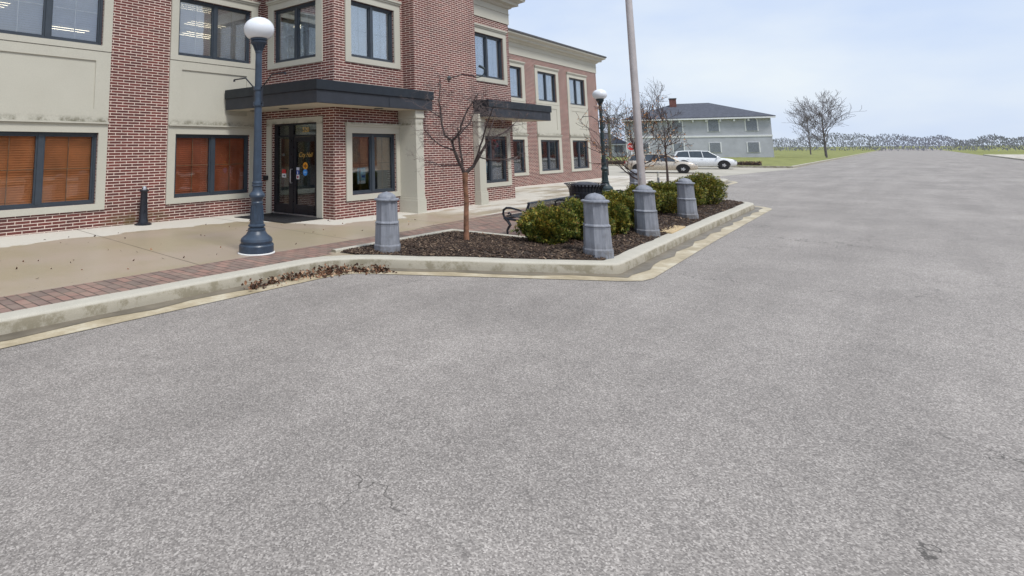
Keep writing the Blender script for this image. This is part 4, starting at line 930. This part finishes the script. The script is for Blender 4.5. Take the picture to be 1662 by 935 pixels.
q = MB(); q.lathe([(0.33, 0.845), (0.30, 0.87), (0.25, 0.895), (0.16, 0.925), (0.09, 0.932), (0.08, 0.925), (0.04, 0.92)], n=28); q.build('lid', plain('lid_paint', (0.022, 0.022, 0.03), 0.4), t, smooth=True, world=False)

# ------------------------------------------------------------ shrubs
def sprig_cloud(cx, cy, cz, rx, ry, rz_, n, seed):
    R_ = random.Random(seed); m = MB()
    for i in range(n):
        while True:
            v = Vector((R_.uniform(-1, 1), R_.uniform(-1, 1), R_.uniform(-1, 1)))
            if 0.05 < v.length < 1: break
        d = v.normalized(); r = R_.random() ** 0.28 * (1.0 if R_.random() > 0.06 else R_.uniform(1.02, 1.2))
        lump = 1 + 0.32 * noise.noise(d * 2.1 + Vector((seed, 0, 0))) + 0.16 * noise.noise(d * 5 + Vector((0, seed, 0)))
        if d.z > 0: pass
        p = Vector((cx + d.x * rx * r * lump, cy + d.y * ry * r * lump, cz + d.z * rz_ * r * lump))
        if p.z < cz - rz_ * 0.92: continue
        out = (d * 0.8 + Vector((R_.gauss(0, 0.4), R_.gauss(0, 0.4), 0.45 + R_.gauss(0, 0.35)))).normalized()
        L_ = R_.uniform(0.03, 0.065); sd = out.cross(Vector((R_.gauss(0, 1), R_.gauss(0, 1), R_.gauss(0, 1)))).normalized(); up = out.cross(sd)
        for s_ in (-1, -0.4, 0.3, 1):
            a_ = out * (0.3 + 0.5 * (1 - abs(s_))) + sd * s_ * 0.8 + up * R_.uniform(-0.3, 0.3); a_.normalize()
            b0_ = p + out * L_ * R_.uniform(0, 0.5); w_ = a_.cross(up).normalized() * 0.0045
            m.add([b0_ - w_, b0_ + w_, b0_ + a_ * L_ * 0.55 + w_ * 1.5, b0_ + a_ * L_, b0_ + a_ * L_ * 0.55 - w_ * 1.5], [(0, 1, 2, 3, 4)])
    return m
def shrub(x, y, rx, h, label, n, seed, group='low yew shrubs in the planting bed'):
    t = thing('shrub', label, 'shrub', (x, y, g(x) + 0.04), 0, group)
    f = sprig_cloud(0, 0, h * 0.52, rx, rx * 0.95, h * 0.52, n, seed); f.build('foliage', 'yew', t, world=False, fixn=False)
    R_ = random.Random(seed); s_ = MB()
    for k in range(16):
        a_ = R_.random() * 6.28; r = rx * R_.uniform(0.4, 0.85); z = h * R_.uniform(0.5, 0.95)
        p1 = Vector((0.04 * math.cos(a_), 0.04 * math.sin(a_), -0.03)); p2 = Vector((r * 0.4 * math.cos(a_), r * 0.4 * math.sin(a_), z * 0.45)); p3 = Vector((r * math.cos(a_ + 0.2), r * math.sin(a_ + 0.2), z))
        s_.tube([p1, p2, p3], [0.012, 0.008, 0.003], 5)
        for j in range(4):
            p4 = p2.lerp(p3, R_.random()) ; s_.tube([p4, p4 + Vector((R_.gauss(0, 0.12), R_.gauss(0, 0.12), R_.uniform(0, 0.12)))], [0.005, 0.002], 4)
    s_.build('stems', 'bark', t, world=False)
    return t
shrub(10.02, 4.66, 0.47, 0.56, 'green and bronze yew shrub nearest the bare tree, left end of the row', 7560, 1)
shrub(10.85, 4.42, 0.50, 0.62, 'dense yew shrub directly behind the front corner bollard', 7560, 2)
shrub(11.75, 4.30, 0.40, 0.60, 'yellow green yew shrub just right of the front corner bollard', 5400, 3)
shrub(12.65, 4.42, 0.46, 0.66, 'bright yew shrub left of the bollard that stands before the flagpole', 6120, 4)
shrub(13.75, 4.82, 0.42, 0.62, 'yew shrub at the foot of the flagpole', 4680, 5)
shrub(16.0, 5.0, 0.45, 0.66, 'yew shrub just right of the flagpole behind its bollard', 4320, 6)
shrub(17.2, 4.75, 0.55, 0.72, 'yew shrub between the flagpole and the thin bare tree', 4680, 7)
shrub(18.5, 4.6, 0.50, 0.70, 'yew shrub beneath the thin bare tree', 3960, 8)
shrub(20.0, 4.45, 0.55, 0.85, 'yew shrub behind the bollard at the right edge', 3960, 9)
shrub(21.6, 5.2, 0.5, 0.75, 'farthest yew shrub at the end of the bed', 1500, 10)
shrub(16.6, 3.5+0.95, 0.0 + 0.36, 0.5, 'small low yew shrub beside the right edge bollard', 1200, 11)

# ------------------------------------------------------------ trees
def twiggery(m, p, d, L_, r, depth, R_, up=0.12, n=4, spread=0.6, kids=(2, 4), sides=4, minr=0.0022, droop=0.0):
    pts = [Vector(p)]; rs = [r]; dd = Vector(d).normalized(); k = 4
    for i in range(k):
        dd = (dd + Vector((R_.gauss(0, 0.16), R_.gauss(0, 0.16), R_.gauss(0, 0.13) + up - droop))).normalized()
        pts.append(pts[-1] + dd * L_ / k); rs.append(max(minr, r * (1 - 0.6 * (i + 1) / k)))
    m.tube(pts, rs, sides, caps=False)
    if depth <= 0: return
    for j in range(R_.randint(*kids)):
        i = R_.randint(1, k); q = pts[i]; a_ = Vector((R_.gauss(0, 1), R_.gauss(0, 1), R_.gauss(0, 0.6))); a_ = (a_ - dd * a_.dot(dd)).normalized()
        nd = (dd * math.cos(spread) + a_ * math.sin(spread)).normalized()
        twiggery(m, q, nd, L_ * R_.uniform(0.5, 0.8), max(minr, rs[i] * 0.62), depth - 1, R_, up, n, spread * R_.uniform(0.9, 1.3), kids, max(3, sides - 1), minr, droop)
def limb(m, pts, r0, r1, R_, n=7):
    pts = [Vector(p) for p in pts]; out = []
    for i in range(len(pts) - 1):
        for t_ in (0, 0.5): out.append(pts[i].lerp(pts[i + 1], t_) + Vector((R_.gauss(0, 0.006), R_.gauss(0, 0.006), 0)))
    out.append(pts[-1]); k = len(out); m.tube(out, [(r0 + (r1 - r0) * i / (k - 1)) * R_.uniform(0.9, 1.12) for i in range(k)], n)
    return out
R_ = random.Random(11)
bx, by = 9.239, 5.841
T = thing('bare_tree', 'leafless young tree with peeling orange brown trunk in the mulch before the tower', 'tree', (bx, by, g(bx)))
m = MB(); m.tube([(9.245, 5.84, -0.05), (9.24, 5.84, 0.04), (9.215, 5.82, 0.25), (9.20, 5.80, 0.5), (9.215, 5.795, 0.75), (9.15, 5.77, 1.0), (9.12, 5.745, 1.24)], [0.07, 0.052, 0.047, 0.044, 0.043, 0.043, 0.052], 14); m.build('trunk', 'trunkbark', T, smooth=True)
m = MB(); tw = MB()
def dv(pts, k):                                 # give a limb its own swing in depth (towards or away along the view)
    n = len(pts); return [(x + 0.72 * k * (i / (n - 1)) ** 1.2, y + 0.68 * k * (i / (n - 1)) ** 1.2, z + 0.0) for i, (x, y, z) in enumerate(pts)]
LM = [(dv([(9.12, 5.745, 1.20), (9.03, 5.79, 1.40), (8.95, 5.84, 1.62), (8.90, 5.85, 1.80), (8.80, 5.94, 1.90), (8.75, 5.95, 2.11), (8.72, 5.94, 2.33), (8.69, 5.94, 2.49), (8.68, 5.90, 2.76), (8.66, 5.89, 2.94)], 0.10), 0.031, 0.007),
      (dv([(8.91, 5.86, 1.80), (8.95, 5.80, 1.87), (9.0, 5.73, 2.0), (8.98, 5.73, 2.06), (9.03, 5.64, 2.32), (9.07, 5.56, 2.46), (9.14, 5.50, 2.60)], -0.25), 0.024, 0.007),
      (dv([(9.08, 5.76, 1.34), (9.04, 5.76, 1.56), (9.0, 5.75, 1.83), (8.97, 5.75, 2.02)], 0.12), 0.022, 0.012),
      (dv([(9.13, 5.73, 1.22), (9.2, 5.63, 1.34), (9.26, 5.53, 1.5), (9.33, 5.41, 1.72), (9.34, 5.39, 1.78), (9.43, 5.28, 1.86), (9.55, 5.15, 1.93), (9.61, 5.07, 2.01), (9.68, 4.98, 2.10)], 0.2), 0.034, 0.008),
      (dv([(9.22, 5.60, 1.40), (9.24, 5.53, 1.61), (9.26, 5.47, 1.8), (9.27, 5.41, 2.05), (9.30, 5.34, 2.26), (9.34, 5.28, 2.42)], -0.25), 0.022, 0.006),
      (dv([(8.96, 5.84, 1.62), (8.80, 6.02, 1.72), (8.70, 6.12, 1.84), (8.60, 6.20, 2.0)], 0.2), 0.016, 0.006),
      (dv([(9.06, 5.78, 1.36), (8.93, 5.92, 1.37), (8.82, 6.03, 1.36), (8.70, 6.15, 1.42)], -0.2), 0.014, 0.005),
      (dv([(9.0, 5.75, 1.90), (9.1, 5.6, 2.1), (9.18, 5.5, 2.3), (9.2, 5.45, 2.5)], 0.35), 0.014, 0.005),
      (dv([(8.74, 5.95, 2.2), (8.64, 6.05, 2.3), (8.52, 6.17, 2.42)], 0.2), 0.012, 0.005),
      (dv([(9.27, 5.52, 1.5), (9.42, 5.38, 1.44), (9.56, 5.22, 1.46), (9.68, 5.1, 1.52)], -0.3), 0.013, 0.005),
      (dv([(9.36, 5.40, 1.78), (9.40, 5.36, 1.98), (9.47, 5.28, 2.2), (9.5, 5.25, 2.35)], 0.3), 0.013, 0.005)]
for pts, r0, r1 in LM:
    out = limb(m, pts, r0, r1, R_)
    for i in range(3, len(out)):
        if i < len(out) * 0.4 and R_.random() < 0.3: continue
        for _ in range(3 if i > len(out) * 0.55 else 2):
            d = (out[i] - out[i - 1]).normalized(); a_ = Vector((R_.gauss(0, 1), R_.gauss(0, 1), R_.gauss(-0.2, 0.6))).normalized()
            twiggery(tw, out[i], d * 0.4 + a_, R_.uniform(0.13, 0.30), 0.0048, 3, R_, up=0.03, spread=0.75, kids=(1, 3), sides=4, minr=0.0016, droop=0.02)
m.build('limbs', 'bark', T, smooth=True); tw.build('twigs', 'twig', T, fixn=False)

def small_tree(loc, H_, label, seed, lean=(0, 0), mat='bark', spread=0.6, depth=4, r0=0.05, group=None, first=0.35, leaves=0, minr=0.004, n0=9, name='bare_tree', lmat='orangeleaf', reach=0.42):
    R2 = random.Random(seed); t = thing(name, label, 'tree', loc, 0, group)
    tr = MB(); pts = [Vector((lean[0] * H_ * (i / 8) ** 1.2 + R2.gauss(0, 0.012), lean[1] * H_ * (i / 8) ** 1.2 + R2.gauss(0, 0.012), H_ * 0.8 * i / 8 - (0.05 if i == 0 else 0))) for i in range(9)]
    tr.tube(pts, [r0 * (1 - 0.85 * i / 8) for i in range(9)], 9); tr.build('trunk', mat, t, smooth=True, world=False)
    b = MB(); lf_ = MB()
    for k in range(n0):
        f = first + (1 - first) * (k + R2.random()) / n0; i = min(7, int(f * 8)); p = pts[i].lerp(pts[i + 1], f * 8 - i); a_ = R2.random() * 6.28
        twiggery(b, p, (math.cos(a_) * spread, math.sin(a_) * spread, 0.75), H_ * reach * (1.15 - f * 0.5), r0 * (1 - 0.8 * f) * 0.6, depth - 1, R2, up=0.08, spread=0.55, kids=(2, 4), minr=minr)
    b.build('branches', mat, t, world=False, fixn=False)
    if leaves:
        vs = b.v
        for k in range(leaves):
            c = Vector(vs[R2.randrange(len(vs))]) + Vector((R2.gauss(0, 0.05), R2.gauss(0, 0.05), -0.03)); s_ = R2.uniform(0.02, 0.045); A_ = Vector((R2.gauss(0, 1), R2.gauss(0, 1), R2.gauss(0, 1))).normalized(); Bb = A_.orthogonal().normalized()
            lf_.add([c - A_ * s_, c + Bb * s_ * 0.5, c + A_ * s_, c - Bb * s_ * 0.5], [(0, 1, 2, 3)])
        lf_.build('leaves', lmat, t, world=False, fixn=False)
    return t
small_tree((20.9, 6.35, g(21)), 2.9, 'dark crooked tree with few orange leaves beside the flagpole', 31, (-0.05, 0.10), r0=0.06, first=0.22, leaves=650, spread=1.1, n0=14, minr=0.006, reach=0.42)
small_tree((29.2, 7.9, g(29)), 3.4, 'slender bare tree right of the flagpole against the grey house', 33, (0.0, -0.01), r0=0.06, first=0.30, spread=0.42, n0=10, minr=0.006, leaves=60, reach=0.30)

# ------------------------------------------------------------ small street things farther off
t = thing('marker_post', 'short thin grey post standing on the corner pavement', 'post', (32.3, 9.15, g(32)))
q = MB(); q.lathe([(0.05, -0.02), (0.05, 0.30), (0.046, 0.30), (0.046, 0.55), (0.03, 0.57)], n=14); q.build('post', plain('grey_post_paint', (0.12, 0.13, 0.15), 0.5), t, world=False)
q = MB(); q.lathe([(0.051, 0.28), (0.052, 0.28), (0.052, 0.52), (0.051, 0.52)], n=14); q.build('sleeve', plain('pale_sleeve', (0.42, 0.42, 0.38), 0.5), t, world=False)
t = thing('utility_cabinet', 'dark brown metal cabinet beyond the corner of the brick wing', 'cabinet', (39.0, 14.2, g(39)), math.radians(-30))
q = MB(); q.box(-0.18, 0.18, -0.2, 0.2, 0.0, 1.0); q.build('body', plain('dark_cabinet', (0.025, 0.022, 0.025), 0.5), t, bevel=0.02, world=False)
q = MB(); q.box(-0.20, 0.20, -0.22, 0.22, 1.0, 1.06); q.build('hood', plain('brown_hood', (0.10, 0.03, 0.03), 0.5), t, bevel=0.01, world=False)
t = thing('stop_sign', 'red octagonal stop sign on a pale post behind the crooked tree', 'road sign', (57.0, 18.2, g(57) - 0.1), math.radians(14.6 + 90))
q = MB(); q.box(-0.04, 0.04, -0.0, 0.05, 0.0, 2.2); q.build('post', 'white', t, world=False)
q = MB(); q.lathe([(0.36, 0.0), (0.36, 0.02)], n=8, ph=PI / 8); q.v = [(x, 0.055 + z, 1.88 + y) for x, y, z in q.v]; sg = q.build('sign_face', 'red', t, world=False)
q = MB(); q.lathe([(0.385, 0.0), (0.385, 0.012)], n=8, ph=PI / 8); q.v = [(x, 0.052 - 0.01 + z, 1.88 + y) for x, y, z in q.v]; q.build('sign_border', 'white', t, world=False)
OFF[sg.as_pointer()] = (Vector((0, 0, 0)), True)
text('STOP', 0.26, (0, 0.078, 1.88), 'white', sg, ax=(-1, 0, 0), nrm=(0, 1, 0), off=0.006, sx=0.95, ext=0.003)

# cars
def wheel(parent, x, y, R0=0.36, w_=0.22, side=1):
    q = MB(); pr = [(R0 - 0.12, -w_ / 2), (R0 - 0.02, -w_ / 2), (R0, -w_ / 2 + 0.03), (R0, w_ / 2 - 0.03), (R0 - 0.02, w_ / 2), (R0 - 0.12, w_ / 2)]
    q.lathe(pr, n=28); q.v = [(x + a_, y + c_, R0 + b_) for a_, b_, c_ in q.v]; wh = q.build('wheel', 'rubber', parent, smooth=True, world=False)
    q = MB(); q.lathe([(0.275, -0.03), (0.275, 0.006), (0.25, 0.004), (0.235, -0.015), (0.05, -0.015)], n=28)
    for k in range(5):
        a_ = 2 * PI * k / 5; c, s_ = math.cos(a_), math.sin(a_)
        q.add([(0.03 * c - 0.035 * s_ * j, 0.03 * s_ + 0.035 * c * j, h_) for j in (-1, 1) for h_ in (-0.02, 0.012)] + [(0.255 * c - 0.055 * s_ * j, 0.255 * s_ + 0.055 * c * j, h_) for j in (-1, 1) for h_ in (-0.02, 0.006)],
              [(0, 1, 3, 2), (4, 6, 7, 5), (0, 4, 5, 1), (2, 3, 7, 6), (1, 5, 7, 3), (0, 2, 6, 4)])
    q.lathe([(0.06, -0.02), (0.055, 0.02), (0.02, 0.028)], n=14)
    q.v = [(x + a_, y + side * (w_ / 2 + 0.004 + c_), R0 + b_) for a_, b_, c_ in q.v]; q.build('rim', 'rim', wh, smooth=True, world=False)
def suv(loc, rz, label, mat, L_=4.75, H_=1.68, wb=2.85, W_=1.86, roof_back=0.0):
    """local +x is the front; built from cross sections along x"""
    t = thing('parked_car', label, 'car', loc, rz, 'vehicles parked along the far street')
    xs = [-L_ / 2, -L_ / 2 + 0.06, -L_ / 2 + 0.25, -1.9, -1.5, -0.9, -0.1, 0.55, 1.15, 1.6, 2.0, L_ / 2 - 0.12, L_ / 2]
    belt = [0.80, 0.98, 1.08, 1.09, 1.08, 1.06, 1.04, 1.02, 1.01, 0.97, 0.90, 0.80, 0.66]
    hw = [0.74, 0.84, 0.90, 0.92, 0.93, 0.93, 0.93, 0.93, 0.93, 0.92, 0.89, 0.80, 0.66]
    bot = [0.42, 0.32, 0.28, 0.27, 0.26, 0.26, 0.26, 0.26, 0.26, 0.26, 0.28, 0.32, 0.40]
    m = MB(); n = 10; vs = []
    for x, b, h_, z0 in zip(xs, belt, hw, bot):
        sec = [(h_ * 0.86, z0), (h_ * 0.98, z0 + 0.14), (h_, (z0 + b) / 2), (h_ * 0.975, b - 0.06), (h_ * 0.90, b)]
        vs += [(x, y, z) for y, z in sec] + [(x, -y, z) for y, z in reversed(sec)]
    fs = [(i * n + k, i * n + (k + 1) % n, (i + 1) * n + (k + 1) % n, (i + 1) * n + k) for i in range(len(xs) - 1) for k in range(n)] + [tuple(range(n)), tuple((len(xs) - 1) * n + k for k in range(n))]
    m.add(vs, fs); body = m.build('body', mat, t, smooth=True, angle=50, world=False)
    # greenhouse: dark glass volume, painted roof and pillars
    k1 = [(-2.18, 1.07), (-1.88, 1.55), (-1.4, 1.645), (-0.3, H_ - 0.015), (0.35, 1.62), (1.25, 1.0)]
    gm_ = MB(); vs = []
    for x, z in k1:
        ins = 0.86 - (z - 1.0) * 0.30; vs += [(x, ins, z), (x, -ins, z)]
    nb_ = len(vs); base = [(x, 0.86, 1.0) for x, z in k1]; 
    poly = k1 + []; 
    gm_.v = [(x, (0.87 - (z - 1.0) * 0.32), z) for x, z in poly] + [(x, -(0.87 - (z - 1.0) * 0.32), z) for x, z in poly]
    k = len(poly); gm_.f = [tuple(range(k)), tuple(range(2 * k - 1, k - 1, -1))] + [(i, (i + 1) % k, k + (i + 1) % k, k + i) for i in range(k)]
    gm_.build('windows', 'carglass', t, world=False)
    r = MB(); rp = [(-2.05, 1.50), (-1.86, 1.585), (-1.4, 1.665), (-0.3, H_), (0.42, 1.625), (0.30, 1.57), (-0.3, 1.61), (-1.4, 1.60), (-1.8, 1.54)]
    for s_ in (-1, 1):
        pass
    r.v = [(x, 0.685 + (1.66 - z) * 0.35, z) for x, z in rp] + [(x, -(0.685 + (1.66 - z) * 0.35), z) for x, z in rp]; k = len(rp)
    tt = tessellate_polygon([[Vector((x, z, 0)) for x, z in rp]]); r.f = [tuple(x) for x in tt] + [tuple(k + i for i in reversed(x)) for x in tt] + [(i, (i + 1) % k, k + (i + 1) % k, k + i) for i in range(k)]
    r.build('roof', mat, t, world=False)
    for s_ in (-1, 1):
        p = MB()
        for (xa, za), (xb, zb), w_ in (((1.22, 1.0), (0.36, 1.62), 0.035), ((0.02, 1.03), (-0.08, 1.62), 0.03), ((-0.95, 1.05), (-1.02, 1.62), 0.03), ((-2.12, 1.05), (-1.82, 1.56), 0.06)):
            p.tube([(xa, s_ * (0.875 - (za - 1.0) * 0.32), za), (xb, s_ * (0.875 - (zb - 1.0) * 0.32), zb)], w_, 6)
        p.build('pillars', mat, t, world=False)
        for xw in (-wb / 2 + 0.02, wb / 2 + 0.02): wheel(t, xw, s_ * (W_ / 2 - 0.115), side=s_)
        for xw in (-wb / 2 + 0.02, wb / 2 + 0.02):
            a_ = MB(); pts = [(xw + 0.43 * math.cos(q_), s_ * 0.925, 0.36 + 0.43 * math.sin(q_)) for q_ in [PI * i / 12 for i in range(13)]]; a_.tube(pts, 0.03, 6)
            a_.build('wheel_arch', 'rubber', t, world=False)
        h = MB(); h.box(2.05, 2.30, s_ * 0.60, s_ * 0.80, 0.68, 0.82); h.build('headlight', 'silver', t, bevel=0.02, world=False)
        h = MB(); h.box(-L_ / 2 + 0.02, -L_ / 2 + 0.10, s_ * 0.66, s_ * 0.83, 0.82, 1.0); h.build('tail_light', 'red', t, bevel=0.01, world=False)
        h = MB(); h.tube([(1.0, s_ * 0.90, 1.03), (1.02, s_ * 1.05, 1.06)], [0.05, 0.07], 8); h.build('mirror', mat, t, world=False)
        for xd in (0.05, -0.95):
            h = MB(); h.box(xd - 0.2, xd - 0.04, s_ * 0.925, s_ * 0.945, 0.90, 0.925); h.build('door_handle', mat, t, world=False)
    for xw in (-wb / 2 + 0.02, wb / 2 + 0.02):
        for s_ in (-1, 1):
            q = MB(); q.lathe([(0.40, -0.02), (0.40, 0.02)], n=24); q.v = [(xw + a_, s_ * 0.918 + c_, 0.37 + b_) for a_, b_, c_ in q.v]; q.build('wheel_well', 'rubber', t, world=False)
    return t
c_ = suv((47.9, 13.35, g(47.9) - 0.15), math.radians(-76), 'champagne coloured estate car parked side-on beyond the flagpole', 'carpaint'); c_.scale = (1, 1, 0.84)
c_ = suv((57.0, 12.6, g(57.5) - 0.15), math.radians(-74), 'white vehicle parked behind the champagne car at the right edge', 'carwhite'); c_.scale = (1, 1, 0.92)

# hedge, low white building, grey-roofed house, large grey house
def hedge(x0, y0, x1, y1, h, w_, label, seed, n=3500):
    R2 = random.Random(seed); a_, b_ = Vector((x0, y0)), Vector((x1, y1)); d = (b_ - a_); L_ = d.length; d.normalize(); pn = Vector((-d.y, d.x))
    t = thing('hedge', label, 'hedge', (x0, y0, g(x0))); m = MB()
    for i in range(n):
        p = a_ + d * R2.random() * L_ + pn * R2.uniform(-w_, w_) / 2; z = h * R2.random() ** 0.6 * (0.9 + 0.2 * noise.noise(Vector((p.x, p.y, 0))))
        c = Vector((p.x, p.y, g(p.x) + z)); A_ = Vector((R2.gauss(0, 1), R2.gauss(0, 1), R2.gauss(0, 1))).normalized(); Bb = A_.orthogonal().normalized(); s_ = R2.uniform(0.05, 0.12)
        m.add([c - A_ * s_, c + Bb * s_ * 0.5, c + A_ * s_, c - Bb * s_ * 0.5], [(0, 1, 2, 3)])
    m.build('foliage', 'hedge', t, fixn=False)
    k = MB(); k.box(-0.2, 0.2, -w_ / 2 + 0.05, w_ / 2 - 0.05, 0, 0)
    k = MB(); e0, e1 = a_ + pn * (w_ / 2 - 0.1), a_ - pn * (w_ / 2 - 0.1); f0, f1 = b_ + pn * (w_ / 2 - 0.1), b_ - pn * (w_ / 2 - 0.1); hh = h * 0.72
    k.add([(p.x, p.y, g(p.x) + z) for z in (-0.1, hh) for p in (e0, f0, f1, e1)], [(0, 1, 2, 3), (7, 6, 5, 4), (0, 1, 5, 4), (1, 2, 6, 5), (2, 3, 7, 6), (3, 0, 4, 7)]); k.build('core', 'bark', t)
sheet('lawn', [(61.8, 7.0), (420, 7.0), (420, 260), (61.8, 260)], 0.0, 'grass')
tag(sweep('lawn_kerb', [(61.5, 250), (61.5, 7), (420, 7)], [(0, -0.3), (0, 0.01), (-0.0 + 0.2, 0.01), (0.2, -0.3)], 'kerb'), kind='structure')
hedge(62.6, 34, 62.6, 15.5, 0.42, 1.2, 'low brown winter hedge across the far street', 3)
hedge(63.5, 15.0, 63.5, 9.5, 0.35, 1.0, 'low brown hedge behind the parked cars', 4, 1200)

A0 = math.radians(-73.5)
def local_house(name, label, loc, wdt, dpt, he, hr, wallm, roofm, ridge, over=0.5, fl=0.0, floors=2, nwin=5, arched=True, chim=None):
    t = thing(name, label, 'house', loc, A0)
    m = MB(); m.box(0, wdt, 0, dpt, -0.6, he); m.build('wall', wallm, t, world=False)
    r = MB(); o_ = over; mx_, my_ = ridge, dpt / 2
    vs = [(-o_, -o_, he), (wdt + o_, -o_, he), (wdt + o_, dpt + o_, he), (-o_, dpt + o_, he), (mx_, my_, hr), (wdt - mx_, my_, hr), (-o_, -o_, he - 0.12), (wdt + o_, -o_, he - 0.12), (wdt + o_, dpt + o_, he - 0.12), (-o_, dpt + o_, he - 0.12)]
    r.add(vs, [(0, 1, 5, 4), (1, 2, 5), (2, 3, 4, 5), (3, 0, 4), (6, 9, 8, 7), (0, 6, 7, 1), (1, 7, 8, 2), (2, 8, 9, 3), (3, 9, 6, 0)]); rf = r.build('roof', roofm, t, world=False)
    e_ = MB(); e_.box(-o_ + 0.05, wdt + o_ - 0.05, -o_ - 0.06, -o_ + 0.12, he - 0.36, he - 0.13); e_.box(-o_ + 0.05, wdt + o_ - 0.05, -o_ + 0.12, -0.001, he - 0.2, he - 0.13); e_.build('eaves', 'white', t, world=False)
    if floors == 2:
        br = MB()
        for i in range(int(wdt / 1.9)): br.box(0.35 + i * 1.9, 0.60 + i * 1.9, -0.42, -0.004, he - 0.75, he - 0.21)
        br.build('bracket', 'white', t, world=False)
        bd = MB(); bd.box(-0.06, wdt + 0.06, -0.07, -0.003, he * 0.50, he * 0.50 + 0.28); bd.build('string_course', 'white', t, world=False)
        bd = MB(); bd.tube([(-0.08, -0.08, -0.3), (-0.08, -0.08, he - 0.3)], 0.07, 8); bd.build('downpipe', 'white', t, world=False)
    if chim:
        c = MB(); c.box(chim[0], chim[0] + 1.05, chim[1], chim[1] + 0.8, hr - 1.2, hr + 0.75); ck = c.build('chimney', 'redbrick', rf, world=False)
        c = MB(); c.box(chim[0] - 0.08, chim[0] + 1.13, chim[1] - 0.08, chim[1] + 0.88, hr + 0.75, hr + 0.92); c.build('chimney_cap', 'roofedge', rf, world=False)
    for f_ in range(floors):
        zb = 0.8 + f_ * he * 0.52; hh = he / floors * (0.48 if arched else 0.52)
        for i in range(nwin):
            xc = wdt * (i + 0.5) / nwin; w_ = 0.72
            pts = [(xc - w_, zb), (xc + w_, zb), (xc + w_, zb + hh)] + ([(xc + w_ * math.cos(q_), zb + hh + w_ * 0.8 * math.sin(q_)) for q_ in [PI * j / 8 for j in range(1, 8)]] if arched and f_ == floors - 1 else []) + [(xc - w_, zb + hh)]
            big = [(xc + (x - xc) * 1.22, zb - 0.1 + (z - zb + 0.05) * 1.07) for x, z in pts]
            q = MB(); q.prism(big, lambda a_, b_, d: (a_, d, b_), -0.06, -0.002); wn = q.build('window', 'white', t, world=False)
            q = MB(); q.prism(pts, lambda a_, b_, d: (a_, d, b_), -0.09, -0.062); q.build('pane', plain('far_pane', (0.20, 0.22, 0.26), 0.2), wn, world=False)
    return t
local_house('house', 'large pale grey two storey house with arched windows, slate hipped roof and red chimney', (106.2, 34.6, -0.01), 20.5, 12, 6.45, 9.2, 'houseblock', 'shingle', 7.6, 0.6, chim=(7.0, 4.5), nwin=4)
local_house('cottage', 'low white house with grey roof seen between the lamp post and the flagpole', (112, 52.5, -0.01), 15, 8, 2.5, 4.6, 'white', 'shingle', 3.2, 0.4, floors=1, nwin=6, arched=False)
t = thing('utility_pole', 'thin wooden utility pole with crossarm behind the farther street lamp', 'utility pole', (77.6, 27.3, 0.0))
q = MB(); q.tube([(0, 0, -0.2), (0, 0, 5.4)], [0.16, 0.12], 10); q.build('pole', plain('pole_wood', (0.13, 0.12, 0.09), 0.9), t, world=False)
q = MB(); q.box(-0.55, 0.55, -0.08, 0.0, 5.0, 5.1); cr_ = q.build('crossarm', plain('arm_wood', (0.14, 0.13, 0.11), 0.9), t, world=False); cr_.rotation_euler[2] = A0

# bare trees on the skyline and a far wood
R2 = random.Random(5)
for i, (x, y, h_, lab) in enumerate([(99.4, 35.2, 8.3, 'bare tree on the skyline just left of the grey house'), (104, 42, 7.4, 'slightly smaller bare tree behind the utility pole'), (120, 52, 8.5, 'far bare tree above the low white house'),
                                     (128, 10, 9.5, 'far bare tree to the right of the grey house'), (110, 2.5 + 6, 8, 'bare tree on the verge at the far right'), (150, 14, 9, 'farthest bare tree beside the street'), (92, 33.5, 5.5, 'low bare tree in front of the white house by the utility pole'), (118, 34, 11.5, 'tall bare tree rising behind the slate roof of the grey house')]):
    small_tree((x, y, -0.01), h_, lab, 50 + i, mat='farbark', r0=0.13, depth=4, first=0.25, spread=0.8, n0=16, group='bare trees on the skyline', minr=0.017, reach=0.36)
# distant wood: one mass at the horizon, haze put into its pale colour
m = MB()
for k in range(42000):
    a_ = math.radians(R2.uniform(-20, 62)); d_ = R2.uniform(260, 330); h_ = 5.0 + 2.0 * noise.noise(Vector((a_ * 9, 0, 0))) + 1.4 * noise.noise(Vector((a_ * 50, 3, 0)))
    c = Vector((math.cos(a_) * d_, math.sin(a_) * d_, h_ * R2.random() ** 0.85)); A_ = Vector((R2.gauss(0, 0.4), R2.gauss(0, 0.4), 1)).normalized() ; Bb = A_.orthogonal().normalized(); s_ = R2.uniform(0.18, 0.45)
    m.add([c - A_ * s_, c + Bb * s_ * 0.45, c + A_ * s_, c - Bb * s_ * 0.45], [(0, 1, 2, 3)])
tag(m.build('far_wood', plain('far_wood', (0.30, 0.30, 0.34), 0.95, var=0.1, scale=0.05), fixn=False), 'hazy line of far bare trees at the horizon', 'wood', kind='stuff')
